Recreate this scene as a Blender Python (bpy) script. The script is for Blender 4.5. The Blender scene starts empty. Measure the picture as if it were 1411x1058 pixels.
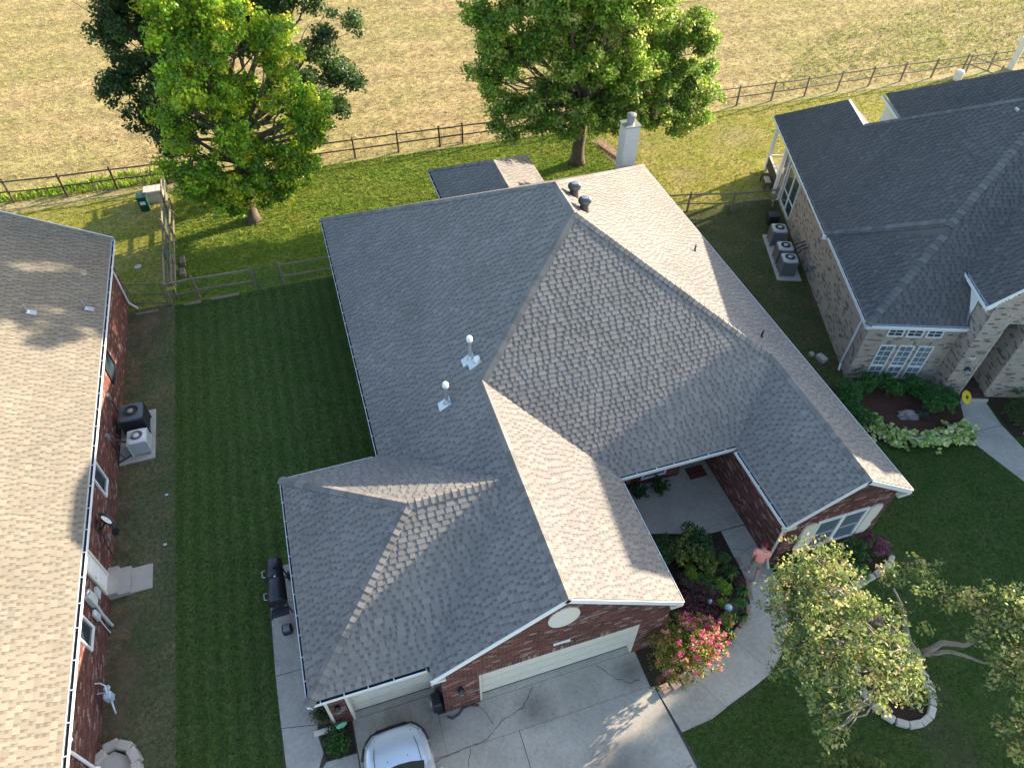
import bpy, math, random
import numpy as np
from mathutils import Vector, Matrix
random.seed(7); RNG = np.random.default_rng(11)
R = math.radians
S = bpy.context.scene
COL = S.collection

# ------------------------------------------------------------------ camera, sky, sun, exposure
YAW, PITCH, ROLL = R(18.3001), R(47.4429), R(0.748)
CAM = np.array([0.0, 0.0, 21.2])
_fw = np.array([math.sin(YAW)*math.cos(PITCH), math.cos(YAW)*math.cos(PITCH), -math.sin(PITCH)])
_rt = np.array([math.cos(YAW), -math.sin(YAW), 0.0]); _up = np.cross(_rt, _fw)
_r2 = _rt*math.cos(ROLL)+_up*math.sin(ROLL); _u2 = -_rt*math.sin(ROLL)+_up*math.cos(ROLL)
cd = bpy.data.cameras.new('camera'); cam = bpy.data.objects.new('camera', cd); COL.objects.link(cam)
cd.sensor_fit = 'HORIZONTAL'; cd.sensor_width = 36.0; cd.lens = 985.14/1411*36.0
cd.clip_start = 0.1; cd.clip_end = 2000
m = Matrix.Identity(4)
for i in range(3):
    m[i][0], m[i][1], m[i][2], m[i][3] = _r2[i], _u2[i], -_fw[i], CAM[i]
cam.matrix_world = m
S.camera = cam
SUN = Vector((0.9312, 0.2300, 0.2796)).normalized()
w = bpy.data.worlds.new("World"); S.world = w; w.use_nodes = True
sky = w.node_tree.nodes.new('ShaderNodeTexSky'); sky.sky_type = 'NISHITA'; sky.sun_disc = False
sky.sun_elevation = math.asin(SUN.z); sky.sun_rotation = math.atan2(SUN.x, SUN.y)
sky.altitude = 200; sky.air_density = 1.0; sky.dust_density = 1.5; sky.ozone_density = 1.0
bg = w.node_tree.nodes['Background']; bg.inputs[1].default_value = 0.15
w.node_tree.links.new(sky.outputs[0], bg.inputs[0])
sl = bpy.data.lights.new('sun', 'SUN'); so = bpy.data.objects.new('sun', sl); COL.objects.link(so)
sl.energy = 4.9; sl.angle = R(0.6); sl.color = (1.0, 0.85, 0.66)
so.rotation_euler = SUN.to_track_quat('Z', 'Y').to_euler()
so.location = (60, 20, 40)
S.view_settings.view_transform = 'Standard'; S.view_settings.look = 'None'
S.view_settings.exposure = 1.80; S.view_settings.gamma = 1.0
S.view_settings.use_curve_mapping = False
try:
    S.cycles.max_bounces = 8; S.cycles.transparent_max_bounces = 8
except Exception: pass

# ------------------------------------------------------------------ helpers
def pix(P):
    d = np.asarray(P, float)-CAM; z = d@_fw
    return np.stack([705.5+985.14*(d@_r2)/z, 529-985.14*(d@_u2)/z, z], -1)
def in_view(P):
    q = pix(P); return q[2] > 0 and -5 < q[0] < 1416 and -5 < q[1] < 1063

MATS = {}
def mat(name, col=None, rough=.75, nscale=0, namt=0, bscale=0, bstr=0, metal=0, spec=.3, attr=False, n2=0, n2amt=0, coat=0, objrand=0, transl=0, bdist=.02):
    if name in MATS: return MATS[name]
    M = bpy.data.materials.new(name); M.use_nodes = True; nt = M.node_tree; N = nt.nodes; L = nt.links
    b = N['Principled BSDF']
    b.inputs['Roughness'].default_value = rough; b.inputs['Metallic'].default_value = metal
    b.inputs['Specular IOR Level'].default_value = spec; b.inputs['Coat Weight'].default_value = coat
    b.inputs['Coat Roughness'].default_value = .06
    if attr:
        a = N.new('ShaderNodeAttribute'); a.attribute_name = 'Col'; src = a.outputs['Color']
    else:
        a = N.new('ShaderNodeRGB'); a.outputs[0].default_value = (*col, 1); src = a.outputs[0]
    geo = N.new('ShaderNodeNewGeometry')
    for sc, am in ((nscale, namt), (n2, n2amt)):
        if not sc: continue
        t = N.new('ShaderNodeTexNoise'); t.inputs['Scale'].default_value = sc; t.inputs['Detail'].default_value = 5; t.inputs['Roughness'].default_value = .65
        L.new(geo.outputs['Position'], t.inputs['Vector'])
        mr = N.new('ShaderNodeMapRange'); mr.inputs[1].default_value = .25; mr.inputs[2].default_value = .75
        mr.inputs[3].default_value = 1-am; mr.inputs[4].default_value = 1+am
        L.new(t.outputs['Fac'], mr.inputs[0])
        mx = N.new('ShaderNodeMix'); mx.data_type = 'RGBA'; mx.blend_type = 'MULTIPLY'; mx.inputs[0].default_value = 1
        L.new(src, mx.inputs[6]); L.new(mr.outputs[0], mx.inputs[7]); src = mx.outputs[2]
    if objrand:
        oi = N.new('ShaderNodeObjectInfo'); mr = N.new('ShaderNodeMapRange'); mr.inputs[3].default_value = 1-objrand; mr.inputs[4].default_value = 1+objrand
        L.new(oi.outputs['Random'], mr.inputs[0]); mx = N.new('ShaderNodeMix'); mx.data_type = 'RGBA'; mx.blend_type = 'MULTIPLY'; mx.inputs[0].default_value = 1
        L.new(src, mx.inputs[6]); L.new(mr.outputs[0], mx.inputs[7]); src = mx.outputs[2]
    L.new(src, b.inputs['Base Color'])
    if bscale:
        t = N.new('ShaderNodeTexNoise'); t.inputs['Scale'].default_value = bscale; t.inputs['Detail'].default_value = 4
        L.new(geo.outputs['Position'], t.inputs['Vector'])
        bp = N.new('ShaderNodeBump'); bp.inputs['Strength'].default_value = bstr; bp.inputs['Distance'].default_value = bdist
        L.new(t.outputs['Fac'], bp.inputs['Height']); L.new(bp.outputs[0], b.inputs['Normal'])
    if transl:
        tr = N.new('ShaderNodeBsdfTranslucent'); L.new(src, tr.inputs['Color'])
        ms = N.new('ShaderNodeMixShader'); ms.inputs[0].default_value = transl
        L.new(b.outputs[0], ms.inputs[1]); L.new(tr.outputs[0], ms.inputs[2]); L.new(ms.outputs[0], N['Material Output'].inputs[0])
    MATS[name] = M
    return M

def link_mesh(name, me, M, parent=None, smooth=False):
    o = bpy.data.objects.new(name, me); COL.objects.link(o)
    if M is not None:
        me.materials.clear(); me.materials.append(M)
    if parent is not None: o.parent = parent
    if smooth:
        me.polygons.foreach_set('use_smooth', [True]*len(me.polygons))
    return o
def add_cols(me, cols):
    a = me.attributes.new('Col', 'FLOAT_COLOR', 'FACE')
    c = np.ones((len(cols), 4), np.float32); c[:, :3] = np.asarray(cols, np.float32)
    a.data.foreach_set('color', c.ravel())

class MB:
    """collects shapes into one mesh; every face may carry a colour"""
    def __init__(s): s.v = []; s.f = []; s.c = []; s.col = (1, 1, 1)
    def add(s, vs, fs, col=None):
        n = len(s.v); s.v += [tuple(map(float, q)) for q in vs]; s.f += [tuple(i+n for i in f) for f in fs]; s.c += [col or s.col]*len(fs); return s
    def box(s, lo, hi, col=None):
        x0, y0, z0 = lo; x1, y1, z1 = hi
        return s.add([(x0,y0,z0),(x1,y0,z0),(x1,y1,z0),(x0,y1,z0),(x0,y0,z1),(x1,y0,z1),(x1,y1,z1),(x0,y1,z1)],
                     [(3,2,1,0),(4,5,6,7),(0,1,5,4),(1,2,6,5),(2,3,7,6),(3,0,4,7)], col)
    def rbox(s, lo, hi, r=.02, col=None):
        """box with chamfered top and vertical edges"""
        x0,y0,z0 = lo; x1,y1,z1 = hi
        def ring(d, z):
            return [(x0+d,y0+r+d*.4,z),(x0+r+d*.4,y0+d,z),(x1-r-d*.4,y0+d,z),(x1-d,y0+r+d*.4,z),(x1-d,y1-r-d*.4,z),(x1-r-d*.4,y1-d,z),(x0+r+d*.4,y1-d,z),(x0+d,y1-r-d*.4,z)]
        vs = ring(0,z0)+ring(0,z1-r)+ring(r,z1); fs = []
        for k in (0,8):
            for i in range(8): j=(i+1)%8; fs.append((k+i,k+j,k+8+j,k+8+i))
        fs.append(tuple(range(16,24))); fs.append(tuple(range(7,-1,-1)))
        return s.add(vs, fs, col)
    def obox(s, c, ax, ay, az, hx, hy, hz, col=None):
        c,ax,ay,az = map(np.asarray,(c,ax,ay,az)); vs=[]
        for k in (-1,1):
            for a,b in ((-1,-1),(1,-1),(1,1),(-1,1)): vs.append(c+ax*a*hx+ay*b*hy+az*k*hz)
        return s.add(vs,[(3,2,1,0),(4,5,6,7),(0,1,5,4),(1,2,6,5),(2,3,7,6),(3,0,4,7)],col)
    def poly(s, pts, col=None): return s.add(pts, [tuple(range(len(pts)))], col)
    def prism(s, pts, z0, z1, col=None):
        n=len(pts); vs=[(p[0],p[1],z0) for p in pts]+[(p[0],p[1],z1) for p in pts]
        a=sum(pts[i][0]*pts[(i+1)%n][1]-pts[(i+1)%n][0]*pts[i][1] for i in range(n))
        fs=[tuple(range(n,2*n)) if a>0 else tuple(range(2*n-1,n-1,-1))]
        for i in range(n):
            j=(i+1)%n; fs.append((i,j,n+j,n+i) if a>0 else (j,i,n+i,n+j))
        return s.add(vs,fs,col)
    def tube(s, pts, rad, n=8, col=None, cap=True):
        pts=[np.asarray(p,float) for p in pts]
        if np.isscalar(rad): rad=[rad]*len(pts)
        vs=[]; fs=[]; prev=None
        for i,p in enumerate(pts):
            t=pts[min(i+1,len(pts)-1)]-pts[max(i-1,0)]; t=t/(np.linalg.norm(t)+1e-9)
            if prev is None:
                a=np.array((0,0,1.)) if abs(t[2])<.9 else np.array((1.,0,0)); u=np.cross(t,a)
            else: u=prev-t*(prev@t)
            u/=np.linalg.norm(u)+1e-9; prev=u; b=np.cross(t,u)
            for k in range(n):
                an=2*math.pi*k/n; vs.append(p+rad[i]*(u*math.cos(an)+b*math.sin(an)))
        for i in range(len(pts)-1):
            for k in range(n): j=(k+1)%n; fs.append((i*n+k,i*n+j,(i+1)*n+j,(i+1)*n+k))
        if cap: fs.append(tuple(range(n-1,-1,-1))); fs.append(tuple(range((len(pts)-1)*n,len(pts)*n)))
        return s.add(vs,fs,col)
    def lathe(s, prof, c=(0,0,0), n=16, col=None):
        vs=[]; fs=[]
        for r,z in prof:
            for k in range(n): a=2*math.pi*k/n; vs.append((c[0]+r*math.cos(a),c[1]+r*math.sin(a),c[2]+z))
        for i in range(len(prof)-1):
            for k in range(n): j=(k+1)%n; fs.append((i*n+k,i*n+j,(i+1)*n+j,(i+1)*n+k))
        fs.append(tuple(range(n-1,-1,-1))); fs.append(tuple(range((len(prof)-1)*n,len(prof)*n)))
        return s.add(vs,fs,col)
    def mesh(s, name):
        me=bpy.data.meshes.new(name); me.from_pydata(s.v,[],s.f); me.update()
        if s.f: add_cols(me,s.c)
        return me
    def build(s, name, M, parent=None, smooth=False): return link_mesh(name, s.mesh(name), M, parent, smooth)

def thing(name, label, cat, loc=(0,0,0), rz=0, group=None):
    o=bpy.data.objects.new(name,None); COL.objects.link(o); o.location=loc; o.rotation_euler=(0,0,rz); o.empty_display_size=.2
    return tag(o,label,cat,group)
def tag(o, label=None, cat=None, group=None, kind=None):
    if label: o['label']=label
    if cat: o['category']=cat
    if group: o['group']=group
    if kind: o['kind']=kind
    return o
def dup(o, loc=None, rz=None, label=None, parent=None):
    c=o.copy(); COL.objects.link(c)
    if parent is not None: c.parent=parent
    if loc is not None: c.location=loc
    if rz is not None: c.rotation_euler=(0,0,rz)
    if label: c['label']=label
    for ch in list(o.children): dup(ch,parent=c)
    return c
def struct(name, mb, M): return tag(mb.build(name,M),kind='structure')

def clip(poly, a, b, c):
    """keep the part of a 2-D polygon where a*x+b*y<=c"""
    out=[]; n=len(poly)
    for i in range(n):
        p=poly[i]; q=poly[(i+1)%n]; dp=a*p[0]+b*p[1]-c; dq=a*q[0]+b*q[1]-c
        if dp<=0: out.append(p)
        if (dp<0<dq) or (dq<0<dp):
            t=dp/(dp-dq); out.append((p[0]+t*(q[0]-p[0]),p[1]+t*(q[1]-p[1])))
    return out
def clip_convex(poly, conv):
    n=len(conv); ar=sum(conv[i][0]*conv[(i+1)%n][1]-conv[(i+1)%n][0]*conv[i][1] for i in range(n))
    if ar<0: conv=conv[::-1]
    for i in range(n):
        p=conv[i]; q=conv[(i+1)%n]; ex,ey=q[0]-p[0],q[1]-p[1]
        poly=clip(poly, ey,-ex, ey*p[0]-ex*p[1])
        if len(poly)<3: return []
    return poly

def np_faces(name, V, nper, cols, M, parent=None):
    """V: (faces*nper,3) loose polygons built fast"""
    nf=len(V)//nper; me=bpy.data.meshes.new(name)
    me.vertices.add(len(V)); me.vertices.foreach_set('co',np.ascontiguousarray(V,np.float32).ravel())
    me.loops.add(len(V)); me.loops.foreach_set('vertex_index',np.arange(len(V),dtype=np.int32))
    me.polygons.add(nf); me.polygons.foreach_set('loop_start',np.arange(0,len(V),nper,dtype=np.int32))
    me.polygons.foreach_set('loop_total',np.full(nf,nper,np.int32))
    me.update(calc_edges=True); add_cols(me,cols)
    return link_mesh(name,me,M,parent)

# ------------------------------------------------------------------ materials
M_shingle=mat('shingle_asphalt',attr=True,rough=.92,nscale=60,namt=.20,n2=.5,n2amt=.13,bscale=180,bstr=.35,spec=.15,bdist=.006)
M_shingle_o=mat('shingle_single',attr=True,rough=.92,nscale=60,namt=.22,n2=.55,n2amt=.10,bscale=180,bstr=.35,spec=.15,objrand=.05,bdist=.006)
M_deck=mat('roof_felt',(.11,.107,.104),rough=.95)
M_brick=mat('brick_clay',attr=True,rough=.88,nscale=25,namt=.22,bscale=90,bstr=.3,spec=.2,bdist=.005)
M_mortar=mat('mortar_pale',(.27,.235,.21),rough=.95,nscale=8,namt=.15)
M_mortar_tan=mat('mortar_tan',(.38,.35,.30),rough=.95,nscale=8,namt=.15)
M_white=mat('white_trim',(.78,.78,.76),rough=.5,nscale=6,namt=.05)
M_cream=mat('cream_paint',(.66,.62,.53),rough=.55,nscale=4,namt=.06)
M_gutter=mat('gutter_white',(.72,.74,.75),rough=.4,nscale=5,namt=.08)
M_debris=mat('gutter_debris',(.03,.027,.022),rough=.95,nscale=20,namt=.4)
M_glass=mat('window_glass',(.03,.045,.055),rough=.06,spec=.9,nscale=1.2,namt=.25)
M_glass_l=mat('window_glass_pale',(.16,.20,.22),rough=.08,spec=.8,nscale=1.6,namt=.6)  # pale tint puts blinds and reflected sky into the pane colour
M_glass_sky=mat('window_glass_sky',(.10,.14,.17),rough=.35,spec=.6,nscale=3,namt=.12)  # bluish pane tint stands in for sky reflected in the glass
M_conc=mat('concrete_worn',(.40,.368,.315),rough=.9,nscale=.55,namt=.22,n2=9,n2amt=.16,bscale=120,bstr=.25,bdist=.004)
M_conc2=mat('concrete_pale',(.42,.38,.33),rough=.9,nscale=2.2,namt=.12,n2=30,n2amt=.08,bscale=120,bstr=.2,bdist=.004)
M_dark=mat('joint_dark',(.075,.068,.06),rough=.95)
M_wood=mat('weathered_wood',(.20,.165,.12),rough=.9,nscale=7,namt=.35,bscale=50,bstr=.4,objrand=.2)
M_wood_d=mat('dark_wood',(.075,.055,.042),rough=.9,nscale=7,namt=.35,bscale=50,bstr=.4,objrand=.2)
M_bark=mat('bark_brown',(.12,.095,.07),rough=.95,nscale=5,namt=.35,bscale=25,bstr=.9,bdist=.04)
M_bark_l=mat('bark_pale',(.30,.255,.21),rough=.9,nscale=6,namt=.35,bscale=30,bstr=.8,bdist=.02)
M_leaf=mat('leaf_green',attr=True,rough=.5,spec=.4,transl=.46)
M_leaf_d=mat('leaf_dull',attr=True,rough=.6,spec=.3,transl=.22)
M_petal=mat('petal_soft',attr=True,rough=.6,spec=.2,transl=.3)
M_blade=mat('grass_blade',attr=True,rough=.7,spec=.2,transl=.30)
M_black=mat('black_metal',(.02,.022,.025),rough=.45,spec=.5)
M_grey=mat('grey_metal',(.26,.27,.28),rough=.5,metal=.3,spec=.5,nscale=9,namt=.08)
M_galv=mat('galvanised',(.55,.57,.58),rough=.38,metal=.75,spec=.5,nscale=12,namt=.12)
M_wire=mat('green_wire',(.05,.11,.09),rough=.6)
M_stone=mat('border_stone',(.44,.40,.34),rough=.95,nscale=6,namt=.18,bscale=60,bstr=.5,objrand=.12)
M_mulch=mat('mulch',(.052,.034,.024),rough=1,nscale=22,namt=.5,bscale=45,bstr=1,bdist=.05)
M_soil=mat('bare_soil',(.30,.20,.13),rough=1,nscale=5,namt=.25,bscale=40,bstr=.6)

def ground_mat(name, cols, scales=(.12,.9,7), stripes=None, bump=(40,.8,.05), fine=55):
    """grass or straw seen from above: three colours mixed by noise of three sizes"""
    M=bpy.data.materials.new(name); M.use_nodes=True; nt=M.node_tree; N=nt.nodes; L=nt.links; b=N['Principled BSDF']
    b.inputs['Roughness'].default_value=.95; b.inputs['Specular IOR Level'].default_value=.1
    geo=N.new('ShaderNodeNewGeometry')
    def noise(sc,det=6,lo=.35,hi=.65,warp=None):
        t=N.new('ShaderNodeTexNoise'); t.inputs['Scale'].default_value=sc; t.inputs['Detail'].default_value=det; t.inputs['Roughness'].default_value=.62
        L.new(warp or geo.outputs['Position'],t.inputs['Vector'])
        r=N.new('ShaderNodeMapRange'); r.inputs[1].default_value=lo; r.inputs[2].default_value=hi; L.new(t.outputs['Fac'],r.inputs[0]); return r.outputs[0]
    def mix(f,a,c,bl='MIX',fac=None):
        x=N.new('ShaderNodeMix'); x.data_type='RGBA'; x.blend_type=bl
        if fac is not None: x.inputs[0].default_value=fac
        else: L.new(f,x.inputs[0])
        for s_,v in ((6,a),(7,c)):
            if isinstance(v,tuple): x.inputs[s_].default_value=(*v,1)
            else: L.new(v,x.inputs[s_])
        return x.outputs[2]
    c=mix(noise(scales[0]),cols[0],cols[1]); c=mix(noise(scales[1],lo=.42,hi=.72),c,cols[2])
    def mul(src,out,lo,hi):
        r=N.new('ShaderNodeMapRange'); r.inputs[3].default_value=lo; r.inputs[4].default_value=hi; L.new(out,r.inputs[0]); return mix(None,src,r.outputs[0],'MULTIPLY',1.0)
    c=mul(c,noise(scales[2],3),.72,1.25); c=mul(c,noise(fine,2),.62,1.35)
    if stripes:
        wv=N.new('ShaderNodeTexWave'); wv.wave_type='BANDS'; wv.bands_direction=stripes[0]; wv.inputs['Scale'].default_value=stripes[1]; wv.inputs['Distortion'].default_value=.5; wv.inputs['Detail'].default_value=1; wv.inputs['Detail Scale'].default_value=.4
        L.new(geo.outputs['Position'],wv.inputs['Vector']); c=mul(c,wv.outputs['Fac'],1-stripes[2],1+stripes[2])
    L.new(c,b.inputs['Base Color'])
    t=N.new('ShaderNodeTexNoise'); t.inputs['Scale'].default_value=bump[0]; t.inputs['Detail'].default_value=5; L.new(geo.outputs['Position'],t.inputs['Vector'])
    bp=N.new('ShaderNodeBump'); bp.inputs['Strength'].default_value=bump[1]; bp.inputs['Distance'].default_value=bump[2]; L.new(t.outputs['Fac'],bp.inputs['Height']); L.new(bp.outputs[0],b.inputs['Normal'])
    MATS[name]=M; return M
G_field=ground_mat('field_straw',((.42,.315,.155),(.38,.295,.130),(.29,.275,.090)),scales=(.045,.16,1.6),stripes=('Y',.10,.09),bump=(22,.8,.06),fine=26)
G_side=ground_mat('mown_lawn',((.058,.098,.022),(.072,.114,.027),(.082,.110,.034)),scales=(.25,1.2,8),stripes=('X',.62,.13),bump=(60,.8,.04))
G_left=ground_mat('thin_lawn',((.075,.098,.042),(.092,.105,.048),(.15,.128,.070)),scales=(.3,.7,8),bump=(60,.7,.03))
G_back=ground_mat('lively_lawn',((.13,.20,.022),(.165,.225,.027),(.23,.24,.045)),scales=(.2,.9,6),bump=(45,.9,.06))
G_right=ground_mat('dry_lawn',((.20,.215,.03),(.25,.235,.04),(.36,.29,.10)),scales=(.16,.5,5),bump=(45,.8,.05))
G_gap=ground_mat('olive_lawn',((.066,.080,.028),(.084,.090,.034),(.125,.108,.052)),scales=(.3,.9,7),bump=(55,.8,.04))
G_front=ground_mat('front_lawn',((.046,.084,.018),(.058,.098,.023),(.078,.104,.034)),scales=(.3,1.1,8),bump=(55,.9,.05))
G_verge=ground_mat('dry_verge',((.42,.33,.17),(.32,.28,.12),(.20,.20,.06)),scales=(.2,.7,5),bump=(30,.9,.06))

# ------------------------------------------------------------------ ground
def sheet(name,pts,z,M): return struct(name,MB().poly([(x,y,z) for x,y in pts]),M)
sheet('field',[(-400,-250),(420,-250),(420,700),(-400,700)],0,G_field)
sheet('dry_verge',[(-60,36.6),(-7,36.6),(16,36.4),(70,34.6),(70,36.4),(16,37.1),(-7,38.2),(-60,38.9)],.004,G_verge)
sheet('corner_lawn',[(-60,28.0),(-6.8,27.6),(-6.8,37.2),(-60,37.6)],.0085,G_right)
sheet('neighbour_lawn',[(-60,-30),(-6.78,-30),(-6.78,36.9),(-60,37.4)],.008,G_left)
sheet('side_lawn',[(-6.78,-30),(1.5,-30),(1.5,27.45),(-6.78,27.45)],.009,G_side)
sheet('back_lawn',[(-6.78,27.45),(17.5,27.45),(17.5,36.9),(-6.78,37.5)],.010,G_back)
sheet('right_lawn',[(17.5,20.0),(70,6),(70,35.2),(17.5,36.9)],.010,G_right)
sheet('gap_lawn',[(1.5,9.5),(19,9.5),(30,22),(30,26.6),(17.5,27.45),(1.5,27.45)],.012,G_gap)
sheet('front_lawn',[(1.5,-30),(70,-30),(70,12),(19.0,14.9),(17.5,9.7),(1.5,9.7)],.013,G_front)
sheet('house_soil',[(-8.75,9.0),(-8.2,9.2),(-7.9,11),(-8.2,13),(-8.2,15.5),(-8.3,18.5),(-8.2,21.4),(-8.0,24),(-7.2,27.2),(-8.75,27.4)],.014,
      ground_mat('worn_soil',((.085,.080,.042),(.075,.085,.040),(.20,.135,.080)),scales=(.8,1.6,9),bump=(50,.8,.03)))

# ------------------------------------------------------------------ grass and straw that nobody could count
def in_poly(P,poly):
    x,y=P[:,0],P[:,1]; r=np.zeros(len(P),bool); n=len(poly)
    for i in range(n):
        (x0,y0),(x1,y1)=poly[i],poly[(i+1)%n]
        c=((y0>y)!=(y1>y))&(x<(x1-x0)*(y-y0)/((y1-y0) if y1!=y0 else 1e-9)+x0); r^=c
    return r
def tufts(name,label,poly,dens,h,wid,pal,holes=(),clump=None,spread=.4):
    xs=[p[0] for p in poly]; ys=[p[1] for p in poly]; n=int((max(xs)-min(xs))*(max(ys)-min(ys))*dens)
    P=np.stack([RNG.uniform(min(xs),max(xs),n),RNG.uniform(min(ys),max(ys),n)],1)
    k=in_poly(P,poly)
    for hh in holes: k&=~in_poly(P,hh)
    P=P[k]
    q=pix(np.c_[P,np.zeros(len(P))]); P=P[(q[:,0]>-20)&(q[:,0]<1431)&(q[:,1]>-25)&(q[:,1]<1085)]
    n=len(P); a=RNG.uniform(0,2*math.pi,n); hh=h*RNG.uniform(.5,1.3,n); ww=wid*RNG.uniform(.6,1.4,n)
    ln=RNG.normal(0,spread,(n,2))*hh[:,None]
    d=np.stack([np.cos(a),np.sin(a)],1)*ww[:,None]/2
    V=np.zeros((n,3,3)); V[:,0,:2]=P-d; V[:,1,:2]=P+d; V[:,2,:2]=P+ln; V[:,2,2]=hh; V[:,:2,2]=.005
    pal=np.array(pal); big=np.sin(P[:,0]*.7+1.3*np.sin(P[:,1]*.4))*np.sin(P[:,1]*.9+P[:,0]*.23)
    i=np.clip(((big*.5+.5)*len(pal)+RNG.normal(0,.9,n)).astype(int),0,len(pal)-1)
    c=pal[i]*RNG.uniform(.7,1.3,n)[:,None]
    o=np_faces(name,V.reshape(-1,3),3,c,M_blade); tag(o,label,'grass',kind='stuff'); return o
H_MAIN=[(-2.55,7.6),(.5,7.6),(.5,7.0),(7.05,7.0),(7.05,8.3),(15.5,8.3),(15.5,27.7),(.5,27.7),(.5,14.1),(-2.55,14.1)]
WALKWAY=[(-2.1,6.5),(-2.0,-30),(6.9,-30),(6.7,3.2),(6.59,4.55),(8.11,4.74),(9.22,5.03),(9.9,5.23),(10.62,5.7),(11.29,6.57),(11.8,7.9),(11.8,14),(6.5,14),(6.4,5)]
BED_RW=[(12.0,8.4),(11.9,7.3),(13.4,6.75),(15.0,6.9),(15.8,7.3),(15.7,8.4)]
BED_T=[(13.1+.95*math.cos(a),3.85+1.15*math.sin(a)) for a in np.linspace(0,6.28,14)[:-1]]
H_RIGHT=[(19.0,14.9),(26,12.2),(36,20),(36,33),(24.6,31.4)]
tufts('grass','short mown green grass of the side lawn between the two brick houses',[(-6.75,5.5),(-3.9,5.5),(-3.9,13.2),(-2.6,14.2),(.4,14.2),(.4,27.3),(-6.75,27.3)],420,.055,.028,[(.056,.096,.021),(.068,.112,.025),(.082,.122,.032)])
tufts('grass','thin dull grass beside the brick house with the satellite dish',[(-8.2,5.5),(-6.75,5.5),(-6.75,27.2),(-8.2,27.2)],260,.04,.026,[(.075,.094,.043),(.098,.11,.05),(.145,.125,.07),(.062,.102,.036)],holes=[[(-8.75,13.4),(-7.4,13.4),(-7.4,14.5),(-8.75,14.5)],[(-8.75,18.8),(-7.4,18.8),(-7.4,21.3),(-8.75,21.3)]])
tufts('grass','lush longer green grass of the fenced back yard',[(-6.7,27.6),(16.8,27.6),(16.8,36.9),(-6.7,37.4)],190,.11,.05,[(.135,.21,.024),(.175,.24,.03),(.23,.25,.045),(.11,.175,.024)])
tufts('grass','dry yellow green lawn behind the darker roofed house',[(16.8,27.6),(23,26.6),(24.7,31),(36,28),(60,32),(60,35.6),(16.8,36.7)],90,.08,.045,[(.22,.235,.035),(.27,.25,.045),(.36,.29,.09),(.18,.205,.03)])
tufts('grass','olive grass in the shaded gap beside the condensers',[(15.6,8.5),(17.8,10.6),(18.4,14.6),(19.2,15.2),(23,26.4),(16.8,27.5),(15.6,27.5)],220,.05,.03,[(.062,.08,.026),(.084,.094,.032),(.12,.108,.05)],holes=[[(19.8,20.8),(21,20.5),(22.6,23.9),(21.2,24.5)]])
tufts('grass','dark green grass of the front lawn around the tree bed',[(6.6,.8),(60,.8),(60,8),(22,8.3),(21.9,10.4),(18.3,11.6),(17.4,13.2),(15.7,10.5),(15.7,7.4),(6.6,7.4)],330,.06,.03,[(.05,.092,.019),(.062,.108,.024),(.078,.118,.031)],holes=[WALKWAY,BED_RW,BED_T])
tufts('grass','yellow green grass at the end of the left house near the utility box',[(-26,28.4),(-6.95,28),(-6.95,37.4),(-26,38)],120,.07,.04,[(.19,.20,.04),(.23,.22,.05),(.28,.24,.09),(.15,.18,.03)])
tufts('straw','dry golden straw of the open field behind the fences',[(-40,38.4),(-7,37.7),(16,37.1),(70,36.6),(95,75),(-35,82)],60,.09,.055,[(.41,.31,.145),(.46,.36,.175),(.36,.28,.12),(.34,.285,.11)],spread=1.0)
tufts('weeds','tall green weeds along the field side of the rear fence',[(-16,38.5),(-6,37.9),(-6,39.4),(-9,39.6),(-16,39.1)],90,.32,.09,[(.20,.32,.02),(.26,.36,.03),(.16,.25,.02)],spread=.5)
tufts('weeds','scattered green weeds in the far right of the field',[(30,38),(75,37),(75,50),(40,46)],16,.2,.08,[(.26,.32,.06),(.34,.36,.09),(.20,.27,.05)],spread=.9)

# ------------------------------------------------------------------ shingles, bricks, gutters
class Pieces:
    """alike pieces of one house: the 300 that show largest become objects, the rest one mesh"""
    def __init__(s,root,name,stuffname,M,Mo): s.root=root; s.name=name; s.sn=stuffname; s.M=M; s.Mo=Mo; s.mb=MB(); s.cand=[]; s.meshes={}
    def finish(s,limit=300):
        mw=np.array(s.root.matrix_basis)
        def score(c):
            P=mw[:3,:3]@np.array(c[0])+mw[:3,3]
            if not in_view(P): return -1
            n=mw[:3,:3]@np.array(c[4]); d=CAM-P; L=np.linalg.norm(d); return c[6]*(n@d)/L**3
        sc=[(score(c),i) for i,c in enumerate(s.cand)]; sc.sort(reverse=True)
        pick={i for v,i in sc[:limit] if v>0}
        for i,(o,ax,ay,key,n,draw,area) in enumerate(s.cand):
            if i in pick:
                if key not in s.meshes:
                    b=MB(); draw(b,np.zeros(3),np.array((1.,0,0)),np.array((0,1.,0)),np.array((0,0,1.)),key); s.meshes[key]=b.mesh(s.name); s.meshes[key].materials.append(s.Mo)
                ob=bpy.data.objects.new(s.name,s.meshes[key]); COL.objects.link(ob); ob.parent=s.root
                az=np.cross(ax,ay); mm=Matrix.Identity(4)
                for r in range(3): mm[r][0],mm[r][1],mm[r][2],mm[r][3]=ax[r],ay[r],az[r],o[r]
                ob.matrix_basis=mm
            else: draw(s.mb,np.asarray(o),ax,ay,np.cross(ax,ay),key)
        if s.mb.f: tag(s.mb.build(s.sn,s.M,s.root),kind='stuff')

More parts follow.
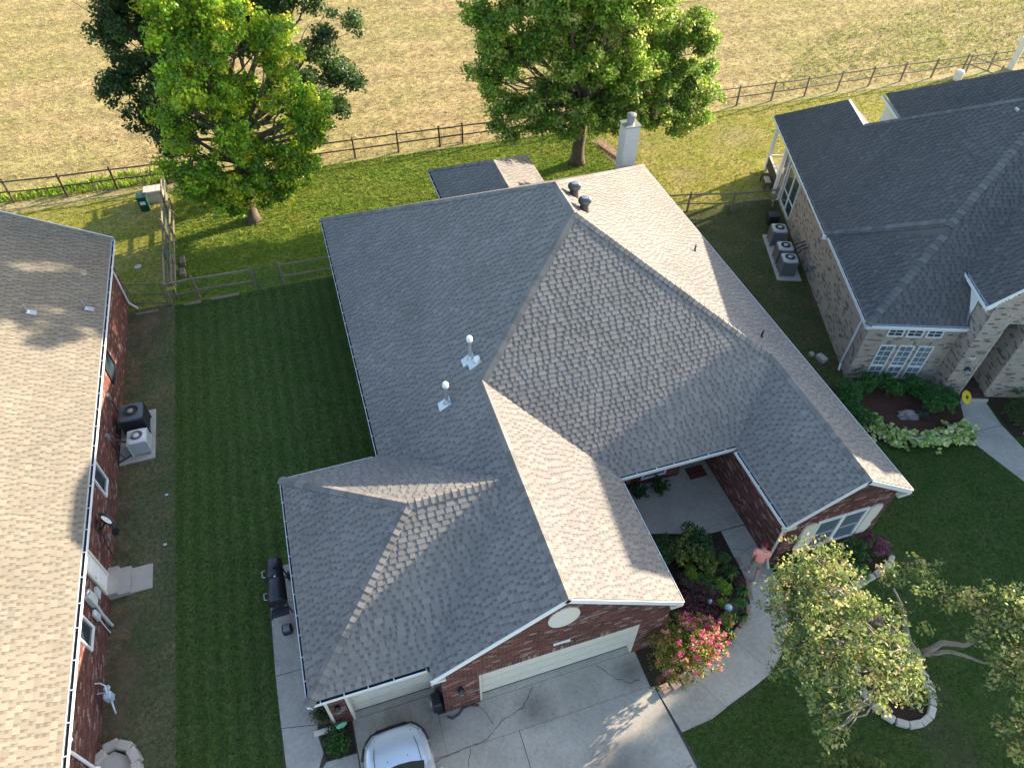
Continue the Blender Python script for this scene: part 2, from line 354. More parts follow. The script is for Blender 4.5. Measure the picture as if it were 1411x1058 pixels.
EXP=.152; EAVE=.085
def draw_tab(b,o,ax,ay,az,key):
    w,tone,hue=key; h0,h1,L=.024,.010,EXP+.012
    c=tuple(np.array(hue)*tone)
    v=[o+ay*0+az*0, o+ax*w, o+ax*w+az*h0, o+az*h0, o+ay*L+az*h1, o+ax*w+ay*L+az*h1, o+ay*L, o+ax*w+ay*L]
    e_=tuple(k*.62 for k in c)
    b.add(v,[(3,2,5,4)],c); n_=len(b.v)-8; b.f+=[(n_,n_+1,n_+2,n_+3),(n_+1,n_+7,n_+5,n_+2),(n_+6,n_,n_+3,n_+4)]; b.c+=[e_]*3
SH_GREY=((.212,.197,.180),(.220,.203,.184),(.205,.191,.176))
SH_DARK=((.108,.106,.106),(.114,.111,.110),(.102,.101,.102))
SH_TAN=SH_GREY
def roof_plane(ps, deck, polys, a, b, hues, rnd):
    a=np.array(a,float); b=np.array(b,float); s=b-a; s/=np.linalg.norm(s)
    n=np.zeros(3)
    for P in polys:
        P=np.array(P,float); k=np.zeros(3)
        for i in range(len(P)): k+=np.cross(P[i]-P[0],P[(i+1)%len(P)]-P[0])
        n+=k*(1 if k[2]>0 else -1)
    n/=np.linalg.norm(n)
    if n[2]<0: n=-n
    t=np.cross(n,s)
    if t[2]<0: s=-s; t=np.cross(n,s)
    conv=[]
    for P in polys:
        c2=clip([((np.array(q)-a)@s,(np.array(q)-a)@t) for q in P],0,-1,-EAVE)
        deck.poly([a+s*q[0]+t*q[1]-n*.006 for q in c2]); conv.append(c2)
    allp=[q for c in conv for q in c]; smin=min(q[0] for q in allp); smax=max(q[0] for q in allp); tmax=max(q[1] for q in allp); tmin=min(q[1] for q in allp)
    def P3(q,h): return a+s*q[0]+t*q[1]+n*h
    row=0; t0=tmin-.012
    while t0<tmax:
        # lower lamination of the whole course
        for c in conv:
            hu=rnd.choice(hues); tone=rnd.uniform(.98,1.02)
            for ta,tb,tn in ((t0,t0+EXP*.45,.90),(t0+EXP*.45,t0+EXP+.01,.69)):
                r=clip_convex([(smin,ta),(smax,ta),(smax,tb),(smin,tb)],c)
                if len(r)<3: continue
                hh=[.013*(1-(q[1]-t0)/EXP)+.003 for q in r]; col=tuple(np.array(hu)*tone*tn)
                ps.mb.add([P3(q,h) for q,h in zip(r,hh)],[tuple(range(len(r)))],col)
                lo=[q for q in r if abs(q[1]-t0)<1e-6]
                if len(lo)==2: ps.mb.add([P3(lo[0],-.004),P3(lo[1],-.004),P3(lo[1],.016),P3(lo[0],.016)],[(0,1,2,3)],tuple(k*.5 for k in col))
        x=smin-rnd.uniform(0,.4)
        while x<smax:
            wd=rnd.choice((.10,.14,.18,.22)); gap=rnd.choice((.05,.07,.09,.11)); tone=rnd.choice((.92,.97,1.0,1.03,1.08)); hu=rnd.choice(hues)
            q=[(x,t0),(x+wd,t0),(x+wd,t0+EXP+.012),(x,t0+EXP+.012)]
            for c in conv:
                r=clip_convex(q,c)
                if len(r)<3: continue
                ar=abs(sum(r[i][0]*r[(i+1)%len(r)][1]-r[(i+1)%len(r)][0]*r[i][1] for i in range(len(r))))/2
                if ar<.0015: continue
                if ar>wd*(EXP+.012)*.995:
                    ps.cand.append((P3((x,t0),0),s,t,(wd,tone,hu),n,draw_tab,ar)); break
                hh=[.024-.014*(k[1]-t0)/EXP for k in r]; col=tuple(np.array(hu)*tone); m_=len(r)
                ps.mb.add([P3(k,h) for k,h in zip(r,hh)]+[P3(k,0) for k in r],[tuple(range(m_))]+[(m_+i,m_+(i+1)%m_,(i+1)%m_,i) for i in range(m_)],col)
            x+=wd+gap
        t0+=EXP; row+=1
    return n
def caps(root,a,b,n1,n2,hues,rnd,name='ridge_cap'):
    """overlapping cap shingles along a ridge or hip; n1,n2 are the normals of its two planes"""
    a=np.array(a,float); b=np.array(b,float); d=b-a; L=np.linalg.norm(d); d/=L
    def down(n,other):
        k=np.cross(d,n); k/=np.linalg.norm(k)
        return k if k@other>0 else -k
    k1=down(n1,n1*0+(n1-n2)); k2=down(n2,(n2-n1)); up=(n1+n2); up/=np.linalg.norm(up)
    W=.165; st=.20; n=int(L/st); meshes=[]
    for tone in (.82,.94,1.04,1.12):
        b_=MB(); c=tuple(np.array(hues[0])*tone)
        # local axes: x along d, y,z world aligned offsets baked in
        l0,l1=.062,.036; ln=.235
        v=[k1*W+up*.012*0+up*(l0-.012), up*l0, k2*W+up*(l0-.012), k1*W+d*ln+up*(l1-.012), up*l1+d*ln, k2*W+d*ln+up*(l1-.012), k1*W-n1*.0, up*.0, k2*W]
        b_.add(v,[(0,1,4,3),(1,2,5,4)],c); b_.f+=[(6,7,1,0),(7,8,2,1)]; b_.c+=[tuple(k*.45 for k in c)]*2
        meshes.append(b_.mesh(name)); meshes[-1].materials.append(M_shingle_o)
    for i in range(n):
        o=bpy.data.objects.new(name,rnd.choice(meshes)); COL.objects.link(o); o.parent=root
        o.location=a+d*(i*st+(L-n*st)/2)
def gutter(root,a,b,out,every=.62,straps=True):
    """open trough from a to b (outer lip line), out = horizontal outward direction"""
    a=np.array(a,float); b=np.array(b,float); d=b-a; L=np.linalg.norm(d); d/=L; o=np.array(out,float); z=np.array((0,0,1.))
    g=MB(); mid=(a+b)/2
    g.obox(mid-o*.008-z*.05,d,o,z,L/2,.008,.055); g.obox(mid-o*.122-z*.05,d,o,z,L/2,.006,.05); g.obox(mid-o*.065-z*.1,d,o,z,L/2,.049,.006)
    g.obox(mid-o*.10-z*.15,d,o,z,L/2,.02,.06)
    for e,sg in ((a,1),(b,-1)): g.obox(e-o*.065-z*.045+d*sg*.005,d,o,z,.005,.048,.045)
    gu=g.build('gutter',M_gutter,root)
    MB().obox(mid-o*.065-z*.085,d,o,z,L/2-.012,.047,.006).build('debris',M_debris,gu)
    if straps:
        me=MB().obox((0,0,0),d,o,z,.013,.066,.005).mesh('hanger'); me.materials.append(M_gutter)
        for i in range(int(L/every)):
            h=bpy.data.objects.new('hanger',me); COL.objects.link(h); h.parent=gu; h.location=a+d*(every*(i+.5)+random.uniform(-.06,.06))-o*.066+z*.004
    return gu
def board(root,a,b,off,h,th=.025,name='rake_board',M=None):
    a=np.array(a,float); b=np.array(b,float); d=(b-a); L=np.linalg.norm(d); d/=L; o=np.array(off,float); u=np.cross(o,d); u/=np.linalg.norm(u)
    if u[2]<0:u=-u
    return MB().obox((a+b)/2-u*h/2+o*th/2,d,o,u,L/2,th/2,h/2).build(name,M or M_white,root)
def draw_brick(b,o,ax,ay,az,key):
    wd,h,c,pr=key
    v=[o,o+ax*wd,o+ax*wd+ay*h,o+ay*h]; f=[q+az*pr for q in v]
    b.add(v+f,[(4,5,6,7),(0,1,5,4),(1,2,6,5),(2,3,7,6),(3,0,4,7)],c)
RED=((.150,.062,.050),(.128,.054,.046),(.168,.070,.055),(.108,.048,.043),(.088,.045,.043),(.19,.092,.072),(.23,.145,.12),(.29,.215,.19),(.145,.060,.050),(.122,.052,.046),(.155,.066,.054),(.135,.057,.049),(.10,.047,.043),(.175,.08,.063),(.118,.055,.05))
TAN=((.40,.335,.27),(.43,.365,.295),(.37,.31,.255),(.45,.38,.31),(.41,.35,.29),(.34,.29,.245),(.38,.325,.26),(.42,.36,.285),(.17,.14,.12),(.42,.355,.28),(.20,.165,.14),(.43,.33,.25),(.40,.34,.28))
def brick_wall(ps,o,u,n,poly,holes=(),pal=RED,rnd=random,z_axis=(0,0,1),BL=.215,BH=.078,soldier=()):
    """bricks on a wall: o origin, u along, n outward; poly and holes in (u,z)"""
    o=np.array(o,float); u=np.array(u,float); n=np.array(n,float); z=np.array(z_axis,float)
    if np.cross(u,z)@n<0: o=o; flip=True
    else: flip=False
    xs=[p[0] for p in poly]; zs=[p[1] for p in poly]; row=0; zz=min(zs)
    hs=list(holes)+[(s[0],s[1],s[2],s[3]) for s in soldier]
    def put(x,z0,wd,h):
        c=rnd.choice(pal); pr=rnd.choice((.010,.012,.014))
        if flip: ps.cand.append((o+u*(x+wd)+z*z0,-u,z,(wd,h,c,pr),n,draw_brick,wd*h))
        else: ps.cand.append((o+u*x+z*z0,u,z,(wd,h,c,pr),n,draw_brick,wd*h))
    while zz<max(zs)-.03:
        x=min(xs)-(BL/2 if row%2 else 0)
        while x<max(xs):
            q=[(x,zz),(x+BL-.012,zz),(x+BL-.012,zz+BH-.012),(x,zz+BH-.012)]
            r=clip_convex(q,poly)
            if len(r)>=3:
                x0=min(k[0] for k in r); x1=max(k[0] for k in r); z1=max(k[1] for k in r)
                segs=[(x0,x1)]
                for h in hs:
                    if h[1]<zz+BH*.6 and h[3]>zz+BH*.4:
                        ns=[]
                        for a_,b_ in segs:
                            if h[0]>=b_ or h[2]<=a_: ns.append((a_,b_)); continue
                            if h[0]>a_: ns.append((a_,h[0]-.004))
                            if h[2]<b_: ns.append((h[2]+.004,b_))
                        segs=ns
                for a_,b_ in segs:
                    if b_-a_>.03: put(a_,zz,round(b_-a_,3),BH-.012)
            x+=BL
        zz+=BH; row+=1
    for s in soldier:
        x=s[0]
        while x<s[2]-.05: put(x,s[1],.064,s[3]-s[1]-.01); x+=.078
def window(root,o,u,n,wd,h,nx=0,ny=0,frame=.055,M=None,glass=None,name='window',mid=None,lo_ny=0):
    """a framed window: outer frame mesh, pane and muntins below it"""
    o,u,n=map(lambda k:np.array(k,float),(o,u,n)); z=np.array((0,0,1.)); M=M or M_white
    f=MB(); D=.05
    f.obox(o+u*wd/2+z*frame/2,u,n,z,wd/2,D,frame/2).obox(o+u*wd/2+z*(h-frame/2),u,n,z,wd/2,D,frame/2)
    f.obox(o+u*frame/2+z*h/2,u,n,z,frame/2,D,h/2-frame).obox(o+u*(wd-frame/2)+z*h/2,u,n,z,frame/2,D,h/2-frame)
    wn=f.build(name,M,root)
    MB().obox(o+u*wd/2+z*h/2-n*.01,u,n,z,wd/2-frame,.012,h/2-frame).build('pane',glass or M_glass,wn)
    mm=[]
    for i in range(1,nx): mm.append(('v',frame+(wd-2*frame)*i/nx,.007))
    for i in range(1,ny): mm.append(('h',frame+(h-2*frame)*i/ny,.007))
    if mid: mm.append(('h',mid*h,.03))
    for k,p,t in mm:
        if k=='v': MB().obox(o+u*p+z*h/2+n*.012,u,n,z,t,.012,h/2-frame).build('muntin',M,wn)
        else: MB().obox(o+u*wd/2+z*p+n*.012,u,n,z,wd/2-frame,.0135,t).build('muntin',M,wn)
    return wn
def wallbox(root,pts,z0,z1,M,name='wall'):
    return MB().prism(pts,z0,z1).build(name,M,root)
rnd=random.Random(5)

# ================================================================== MAIN HOUSE
house=thing('brick_house','brown shingled hip roof brick house in the middle with the two garage doors','house')
SH=Pieces(house,'shingle','shingle_courses',M_shingle,M_shingle_o); BR=Pieces(house,'brick','brickwork',M_brick,M_brick)
deck=MB(); E=2.75
A_=(.22,28,E);O_=(8.02,19.9,7.97);P_=(8.02,18.1,7.97);Q_=(3.79,14.374,5.139);B_=(.22,14.4,E);S0=(3.53,10.83,4.96);X_=(3.79,10.83,5.139);G_=(3.79,6.97,5.139);F_=(.22,6.97,E);E_=(.22,7.26,E)
R_=(13.65,13.17,4.226);J_=(11.32,11.23,E);I_=(7.37,11.23,E);H_=(7.37,6.97,E);L_=(13.65,8.15,4.226);K_=(11.32,8.15,E);M_=(15.87,8.15,E);N_=(15.87,28,E)
C_=(-2.82,14.4,E);D_=(-2.82,7.26,E);S1=(.71,10.83,4.96)
def inset(p,dx=0,dy=0,dz=0): return (p[0]+dx,p[1]+dy,p[2]+dz)
hg=SH_GREY
nL=roof_plane(SH,deck,[[A_,O_,P_,Q_,B_],[B_,Q_,X_,S0],[S0,X_,G_,F_,E_]],A_,B_,hg,rnd)
nF=roof_plane(SH,deck,[[Q_,P_,R_,J_,I_]],I_,J_,hg,rnd)
nR=roof_plane(SH,deck,[[N_,O_,P_,R_,(15.87,13.17,E)],[R_,L_,M_,(15.87,13.17,E)]],M_,N_,SH_TAN,rnd)
nK=roof_plane(SH,deck,[[R_,L_,K_,J_]],J_,K_,hg,rnd)
nG=roof_plane(SH,deck,[[Q_,I_,H_,G_]],H_,I_,SH_TAN,rnd)
nB=roof_plane(SH,deck,[[A_,O_,N_]],A_,N_,hg,rnd)
nC=roof_plane(SH,deck,[[C_,B_,S0,S1]],C_,B_,SH_TAN,rnd)
nD=roof_plane(SH,deck,[[C_,D_,S1]],C_,D_,hg,rnd)
nE=roof_plane(SH,deck,[[D_,E_,S0,S1]],D_,E_,hg,rnd)
# rear porch roof: low hip against the rear
PE=2.62; pa=(5.72,30.75,PE);pb=(10.85,30.75,PE);pc=(8.28,28.2,PE+1.55);pd=(8.28,25.6,PE+1.55);pe=(5.72,27.9,PE);pf=(10.85,27.9,PE)
n1=roof_plane(SH,deck,[[pa,pc,pd,pe]],pa,pe,hg,rnd); n2=roof_plane(SH,deck,[[pb,pc,pd,pf]],pf,pb,SH_TAN,rnd); n3=roof_plane(SH,deck,[[pa,pb,pc]],pa,pb,hg,rnd)
SH.finish(); deck.build('roof',M_deck,house)
for a,b,u,v in ((O_,P_,nL,nR),(P_,Q_,nL,nF),(P_,R_,nF,nR),(R_,L_,nK,nR),(Q_,G_,nL,nG),(S1,S0,nC,nE),(C_,S1,nC,nD),(D_,S1,nD,nE),(A_,O_,nL,nB),(N_,O_,nR,nB),(pa,pc,n1,n3),(pc,pd,n1,n2)):
    caps(house,a,b,u,v,[(.195,.18,.166)],rnd)
# eaves
g1=.0
for a,b,o in ((A_,B_,(-1,0,0)),((-2.82,14.4,E),(.1,14.4,E),(0,1,0)),(C_,D_,(-1,0,0)),((-2.82,7.26,E),(.2,7.26,E),(0,-1,0)),((7.0,11.23,E+.02),(11.95,11.23,E+.02),(0,-1,0)),((7.37,6.97,E),(7.37,11.1,E),(1,0,0)),((11.32,8.15,E),(11.32,11.1,E),(-1,0,0)),((15.87,8.15,E),N_,(1,0,0)),((5.72,30.7,PE),(5.72,28.0,PE),(-1,0,0))):
    o=np.array(o,float); gutter(house,np.array(a)+o*.01+(0,0,.0),np.array(b)+o*.01+(0,0,.0),o)
for a,b in ((F_,G_),(G_,H_),(K_,L_),(L_,M_)): board(house,inset(a,0,-.0,-.012),inset(b,0,-.0,-.012),(0,-1,0),.17)
MB().box((.22,6.95,2.50),(.62,7.03,2.62)).box((11.32,8.13,2.5),(11.74,8.28,2.62)).box((15.4,8.13,2.5),(15.87,8.28,2.62)).box((7.0,6.95,2.5),(7.37,7.03,2.62)).build('cornice_return',M_cream,house)
# soffits under the overhangs
MB().box((.24,14.1,2.56),(.5,28,2.58)).box((-2.8,7.28,2.56),(.5,14.38,2.58)).box((.24,7.06,2.56),(.5,7.6,2.58)).box((7.05,7.06,2.56),(7.35,11.2,2.58)).box((7.05,11.25,2.56),(11.8,14.3,2.58)).box((11.34,8.33,2.56),(11.72,11.2,2.58)).box((15.45,8.33,2.56),(15.85,28,2.58)).build('soffit',M_cream,house)
# walls
GW=7.03; SW=7.62
MB().box((.5,GW,0),(1.5,14,2.55)).box((6.2,GW,0),(7.05,14,2.55)).box((1.5,GW,1.98),(6.2,7.35,2.55)).box((1.5,7.34,0),(6.2,14,1.975)).build('wall',M_mortar,house)
MB().add([(.5,GW,2.55),(7.05,GW,2.55),(7.05,GW,2.60),(3.79,GW,4.95),(.5,GW,2.76),(.5,GW+.3,2.55),(7.05,GW+.3,2.55),(7.05,GW+.3,2.60),(3.79,GW+.3,4.95),(.5,GW+.3,2.76)],[(0,1,2,3,4),(9,8,7,6,5)]).build('gable_wall',M_mortar,house)
MB().box((-2.5,SW,0),(-2.02,14.05,2.55)).box((-2.02,SW,2.05),(.5,7.9,2.55)).box((-2.02,7.95,0),(.5,14.05,2.04)).box((.32,SW,0),(.5,7.95,2.05)).build('wall',M_mortar,house)
MB().box((.5,14.1,0),(7.0,27.6,2.55)).box((7.05,12.45,0),(10.47,27.6,2.55)).box((10.47,14.0,0),(11.72,27.6,2.55)).box((11.72,8.3,0),(15.45,27.6,2.55)).build('wall',M_mortar,house)
MB().add([(11.72,8.3,2.55),(15.45,8.3,2.55),(15.45,8.3,2.95),(13.65,8.3,4.05),(11.72,8.3,2.9),(11.72,8.6,2.55),(15.45,8.6,2.55),(15.45,8.6,2.95),(13.65,8.6,4.05),(11.72,8.6,2.9)],[(0,1,2,3,4),(9,8,7,6,5)]).build('gable_wall',M_mortar,house)
oval=[(3.78+.43*math.cos(t),4.02+.50*math.sin(t)) for t in np.linspace(0,2*math.pi,29)[:-1]]
ov_h=[(3.78-.43*math.sqrt(max(0,1-((z-4.02)/.5)**2)),z-.039,3.78+.43*math.sqrt(max(0,1-((z-4.02)/.5)**2)),z+.039) for z in np.arange(3.56,4.5,.078)]
U=(1,0,0);NF=(0,-1,0)
brick_wall(BR,(0,GW,0),U,NF,[(.5,0),(1.5,0),(1.5,1.98),(.5,1.98)],pal=RED,rnd=rnd)
brick_wall(BR,(0,GW,0),U,NF,[(6.2,0),(7.05,0),(7.05,1.98),(6.2,1.98)],pal=RED,rnd=rnd)
brick_wall(BR,(0,GW,0),U,NF,[(.5,1.98),(7.05,1.98),(7.05,2.72),(3.79,4.92),(.5,2.68)],holes=ov_h,pal=RED,rnd=rnd,soldier=[(1.4,1.98,6.3,2.19)])
brick_wall(BR,(0,SW,0),U,NF,[(-2.5,0),(-2.02,0),(-2.02,2.5),(-2.5,2.5)],pal=RED,rnd=rnd)
brick_wall(BR,(.5,0,0),(0,1,0),(-1,0,0),[(GW,0),(SW,0),(SW,2.5),(GW,2.5)],pal=RED,rnd=rnd)
brick_wall(BR,(0,12.45,0),U,NF,[(7.05,0),(10.47,0),(10.47,2.5),(7.05,2.5)],holes=[(8.93,.40,9.88,1.9)],pal=RED,rnd=rnd)
brick_wall(BR,(10.47,0,0),(0,1,0),(1,0,0),[(12.45,0),(14,0),(14,2.5),(12.45,2.5)],pal=RED,rnd=rnd)
brick_wall(BR,(11.72,0,0),(0,1,0),(-1,0,0),[(8.3,0),(14,0),(14,2.55),(8.3,2.55)],pal=RED,rnd=rnd)
brick_wall(BR,(0,8.3,0),U,NF,[(11.72,0),(15.45,0),(15.45,2.98),(13.65,4.05),(11.72,2.86)],holes=[(12.76,.5,14.64,2.18)],pal=RED,rnd=rnd,soldier=[(12.6,2.19,14.8,2.40)])
brick_wall(BR,(-2.5,0,0),(0,1,0),(-1,0,0),[(SW,0),(14.05,0),(14.05,2.5),(SW,2.5)],pal=RED,rnd=rnd,BL=.43,BH=.156)
brick_wall(BR,(7.05,0,0),(0,1,0),(1,0,0),[(GW,0),(12.4,0),(12.4,2.5),(GW,2.5)],pal=RED,rnd=rnd,BL=.43,BH=.156)
BR.finish()
# oval gable medallion
ob=MB(); n=len(oval)
ob.add([(x,GW-.03,z) for x,z in oval]+[(3.78+(x-3.78)*.86,GW-.035,4.02+(z-4.02)*.86) for x,z in oval]+[(x,GW+.01,z) for x,z in oval],[(i,(i+1)%n,n+(i+1)%n,n+i) for i in range(n)]+[tuple(range(n,2*n))]+[(i,2*n+i,2*n+(i+1)%n,(i+1)%n) for i in range(n)])
ob.build('oval_medallion',M_cream,house)
pq=MB().box((3.58,GW-.035,2.43),(4.05,GW-.012,2.54)).build('address_plaque',M_white,house)
pm=MB()
for k,(x,hh) in enumerate(((3.66,.03),(3.76,.035),(3.86,.028),(3.95,.034))): pm.box((x-.012,GW-.038,2.485-hh),(x+.012,GW-.0355,2.485+hh))
pm.build('plaque_mark',mat('plaque_grey',(.45,.47,.5)),pq)
# garage doors
def garage_door(x0,x1,y,z1,cols):
    d=MB().box((x0,y,.02),(x1,y+.05,z1)).build('garage_door',M_cream,house)
    rows=4; pw=(x1-x0)/cols; ph=(z1-.02)/rows
    me=MB().box((-pw/2+.07,-.014,-ph/2+.06),(pw/2-.07,0,ph/2-.06)).mesh('panel'); me.materials.append(M_cream)
    for i in range(cols):
        for j in range(rows):
            p=bpy.data.objects.new('panel',me); COL.objects.link(p); p.parent=d; p.location=(x0+pw*(i+.5),y,.02+ph*(j+.5))
    for j in range(1,rows): MB().box((x0,y-.004,.02+ph*j-.006),(x1,y+.001,.02+ph*j+.004)).build('section_seam',mat('seam_tan',(.40,.37,.31)),d)
    MB().box((x0,y-.02,0),(x1,y+.04,.03)).build('door_seal',M_black,d)
garage_door(1.56,6.14,7.24,1.98,8); garage_door(-1.98,.28,7.84,2.05,4)
MB().box((1.5,GW+.02,0),(1.56,7.30,1.975)).box((6.14,GW+.02,0),(6.2,7.30,1.975)).build('door_frame',M_cream,house)
MB().box((-2.02,SW-.01,0),(-1.95,7.9,2.05)).box((.26,SW+.01,0),(.32,7.9,2.05)).box((-1.95,SW-.012,2.0),(.26,7.9,2.06)).build('door_frame',M_cream,house)
# windows
wn=window(house,(12.78,8.29,.5),U,NF,1.85,1.66,nx=0,ny=0,frame=.07,glass=M_glass_sky)
MB().box((13.64,8.235,.57),(13.75,8.28,2.09)).build('mullion',M_white,wn)
MB().box((12.85,8.262,1.28),(13.64,8.285,1.32)).box((13.75,8.262,1.28),(14.56,8.285,1.32)).build('meeting_rail',mat('rail_grey',(.4,.43,.45)),wn)
sh=[(0,0),(.16,-.05),(.36,-.07),(.44,.10),(.47,.35),(.40,.5),(.46,.8),(.47,1.35),(.42,1.52),(.2,1.58),(0,1.5)]
for sx,x in ((1,14.68),(-1,12.74)):
    s_=MB(); n=len(sh); pts=[(x+sx*p,8.285,.62+q) for p,q in sh]; bk=[(a,8.225,c) for a,b,c in pts]
    s_.add(pts+bk,[tuple(range(n)),tuple(range(2*n-1,n-1,-1))]+[(i,(i+1)%n,n+(i+1)%n,n+i) for i in range(n)]).build('shutter',M_cream,house)
window(house,(8.93,12.44,.4),U,NF,.95,1.5,ny=0,frame=.06,glass=M_glass_sky)
# front door in the recess
dr=MB().box((10.62,13.93,.05),(11.55,13.99,2.1)).build('front_door',mat('door_brown',(.10,.05,.03),rough=.5),house)
MB().lathe([(.0,0),(.03,.0),(.03,.05),(0,.06)],(10.72,13.9,1.0),8).build('handle',M_galv,dr)
def sconce(root,x,y,z,nrm=(0,-1,0)):
    n_=np.array(nrm,float); c=np.array((x,y,z))+n_*.13
    s_=MB().box((x-.05,y-.02,z-.09),(x+.05,y,z+.11)); s_.tube([np.array((x,y,z+.08)),c+(0,0,.2),c+(0,0,.17)],.012,6); s_.lathe([(.09,.10),(.10,.09),(.02,.19),(0,.2)],c,8); s_.lathe([(.0,-.16),(.03,-.15),(.055,-.13)],c,8)
    o=s_.build('wall_lantern',M_black,root)
    MB().lathe([(.05,-.13),(.085,.09)],c,6).build('lantern_glass',mat('lantern_glass',(.35,.38,.40),rough=.15,spec=.8),o)
sconce(house,.97,GW,1.5); sconce(house,-2.26,SW,1.35)
# downspouts
def downspout(root,top,wallpt,zb,kick):
    t=np.array(top,float); wp=np.array(wallpt,float); k=np.array(kick,float)
    MB().tube([t,np.array((wp[0],wp[1],t[2]-.3)),np.array((wp[0],wp[1],zb+.12)),np.array((wp[0],wp[1],zb))+k],.045,8).build('downspout',M_cream if root is house else M_gutter,root)
downspout(house,(11.35,8.25,2.62),(11.66,8.42,0),.08,(-.1,-.25,0))
downspout(house,(.2,14.5,2.62),(.44,14.2,0),.08,(-.2,.1,0))
# chimney
ch=MB().box((14.55,27.72,0),(15.25,28.40,4.98)).build('chimney',mat('chimney_siding',(.62,.60,.55),rough=.7,nscale=3,namt=.06),house)
for z in np.arange(2.8,4.9,.22): MB().box((14.545,27.714,z),(15.255,28.406,z+.012)).build('siding_joint',mat('joint_grey',(.50,.485,.445)),ch)
MB().box((14.50,27.67,4.98),(15.30,28.45,5.03)).build('chimney_top',M_galv,ch)
MB().lathe([(.17,0),(.17,.12),(.21,.14),(.21,.36),(.23,.38),(.23,.43),(.1,.47),(0,.475)],(14.9,28.06,5.03),18).build('flue_cap',M_grey,ch)
# roof fittings
def turbine(x,y,z):
    M=mat('turbine_brown',(.085,.075,.07),rough=.45,metal=.4,spec=.5)
    b=MB().lathe([(.19,-.15),(.15,.12),(.14,.25)],(x,y,z),14).build('turbine_vent',M,house)
    f=MB()
    for k in range(20):
        a=2*math.pi*k/20; pts=[]
        for i in range(7):
            t=i/6; ph=math.pi*(t*.86+.07); r=.215*math.sin(ph)**.7; aa=a+t*.5; pts.append((x+r*math.cos(aa),y+r*math.sin(aa),z+.36-.13*math.cos(ph)))
        vs=[]; 
        for px,py,pz in pts: 
            d=np.array((px-x,py-y,0)); d=d/(np.linalg.norm(d)+1e-6); tt=np.array((-d[1],d[0],0)); vs+=[np.array((px,py,pz))-tt*.028-d*.02,np.array((px,py,pz))+tt*.028+d*.01]
        f.add(vs,[(2*i,2*i+1,2*i+3,2*i+2) for i in range(6)])
    f.build('turbine_fins',mat('turbine_fin',(.14,.13,.13),rough=.35,metal=.5,spec=.5),b)
    MB().lathe([(.11,.48),(.115,.50),(.0,.515)],(x,y,z),14).build('turbine_top',mat('turbine_top',(.30,.30,.31),rough=.35,metal=.5),b)
turbine(8.60,19.56,7.58); turbine(8.62,18.67,7.57)
def flue(x,y,z,h,r=.07):
    b=MB().lathe([(.16,-.12),(r*1.25,.10),(r,.12),(r,h-.1)],(x,y,z),14).build('vent_pipe',M_galv,house)
    MB().lathe([(r*.9,h-.14),(r*1.75,h-.12),(r*1.8,h-.03),(r*1.3,h+.03),(0,h+.05)],(x,y,z),14).build('vent_cap',M_white,b)
    n=nL; t=np.array((.83,0,.557)); MB().obox(np.array((x,y,z))+n*.03-t*.08,t,(0,1,0),n,.23,.17,.004).build('flashing',M_galv,b)
flue(3.72,15.47,5.09,.92,.056); flue(2.67,14.49,4.40,.88,.056); flue(3.86,15.2,5.18,.16,.06)
for x,y in ((14.04,19.66),(13.9,14.48)):
    z=E+.665*(15.87-x); MB().lathe([(.10,-.05),(.035,.06),(.03,.30)],(x,y,z),8).build('plumbing_vent',M_black,house)

# ================================================================== LEFT HOUSE
lh=thing('brick_house','brick house at the left edge with a dappled tan shingle roof','house')
SH2=Pieces(lh,'shingle','shingle_courses',M_shingle,M_shingle_o); BR2=Pieces(lh,'brick','brickwork',M_brick,M_brick)
d2=MB(); X0=-8.36; SL=.58; ZR=E+SL*8
roof_plane(SH2,d2,[[(X0,29.2,E),(X0,1,E),(X0-8,1,ZR),(X0-8,29.2,ZR)]],(X0,1,E),(X0,29.2,E),((.206,.183,.145),(.213,.189,.149),(.199,.177,.141)),rnd)
d2.poly([(X0-8,1,ZR),(X0-16,1,E),(X0-16,29.2,E),(X0-8,29.2,ZR)]); d2.build('roof',M_deck,lh); SH2.finish()
gutter(lh,(-8.32,29.1,E),(-8.32,1,E),(1,0,0),every=.8)
board(lh,(X0,29.2,E-.005),(X0-8,29.2,ZR-.005),(0,1,0),.2,M=M_gutter); board(lh,(X0,29.19,E+.035),(X0-8,29.19,ZR+.035),(0,1,0),.03,th=.04,name='drip_edge',M=M_gutter)
XW=-8.72
holes=[(22.15,.95,23.25,1.95),(16.85,.85,17.62,2.05),(13.5,.35,14.15,2.3),(11.3,1.05,12.06,2.15)]
wl=MB().box((XW-9,1.2,0),(XW,28.6,2.6)).build('wall',M_mortar,lh)
MB().box((XW-14,1.2,2.6),(XW,28.6,2.62)).box((XW,1.2,2.6),(X0,29.1,2.62)).build('soffit',M_cream,lh)
MB().add([(XW,28.6,2.6),(XW-15,28.6,2.6),(XW-7.6,28.6,ZR-.1)],[(0,1,2)]).build('gable_wall',M_mortar,lh)
brick_wall(BR2,(XW,0,0),(0,1,0),(1,0,0),[(6.5,0),(28.6,0),(28.6,2.58),(6.5,2.58)],holes=holes,pal=RED,rnd=rnd,soldier=[(16.8,.64,17.68,.85),(11.2,.84,12.1,1.05),(22.1,.74,23.3,.95)])
BR2.finish()
UY=(0,1,0);NX=(1,0,0)
window(lh,(XW+.012,22.15,.95),UY,NX,1.1,1.0,frame=.05,M=M_black)
window(lh,(XW+.012,16.85,.85),UY,NX,.77,1.2,frame=.06); window(lh,(XW+.012,11.3,1.05),UY,NX,.76,1.1,frame=.06)
dd=MB().box((XW,13.52,.36),(XW+.03,14.12,2.3)).build('side_door',M_white,lh)
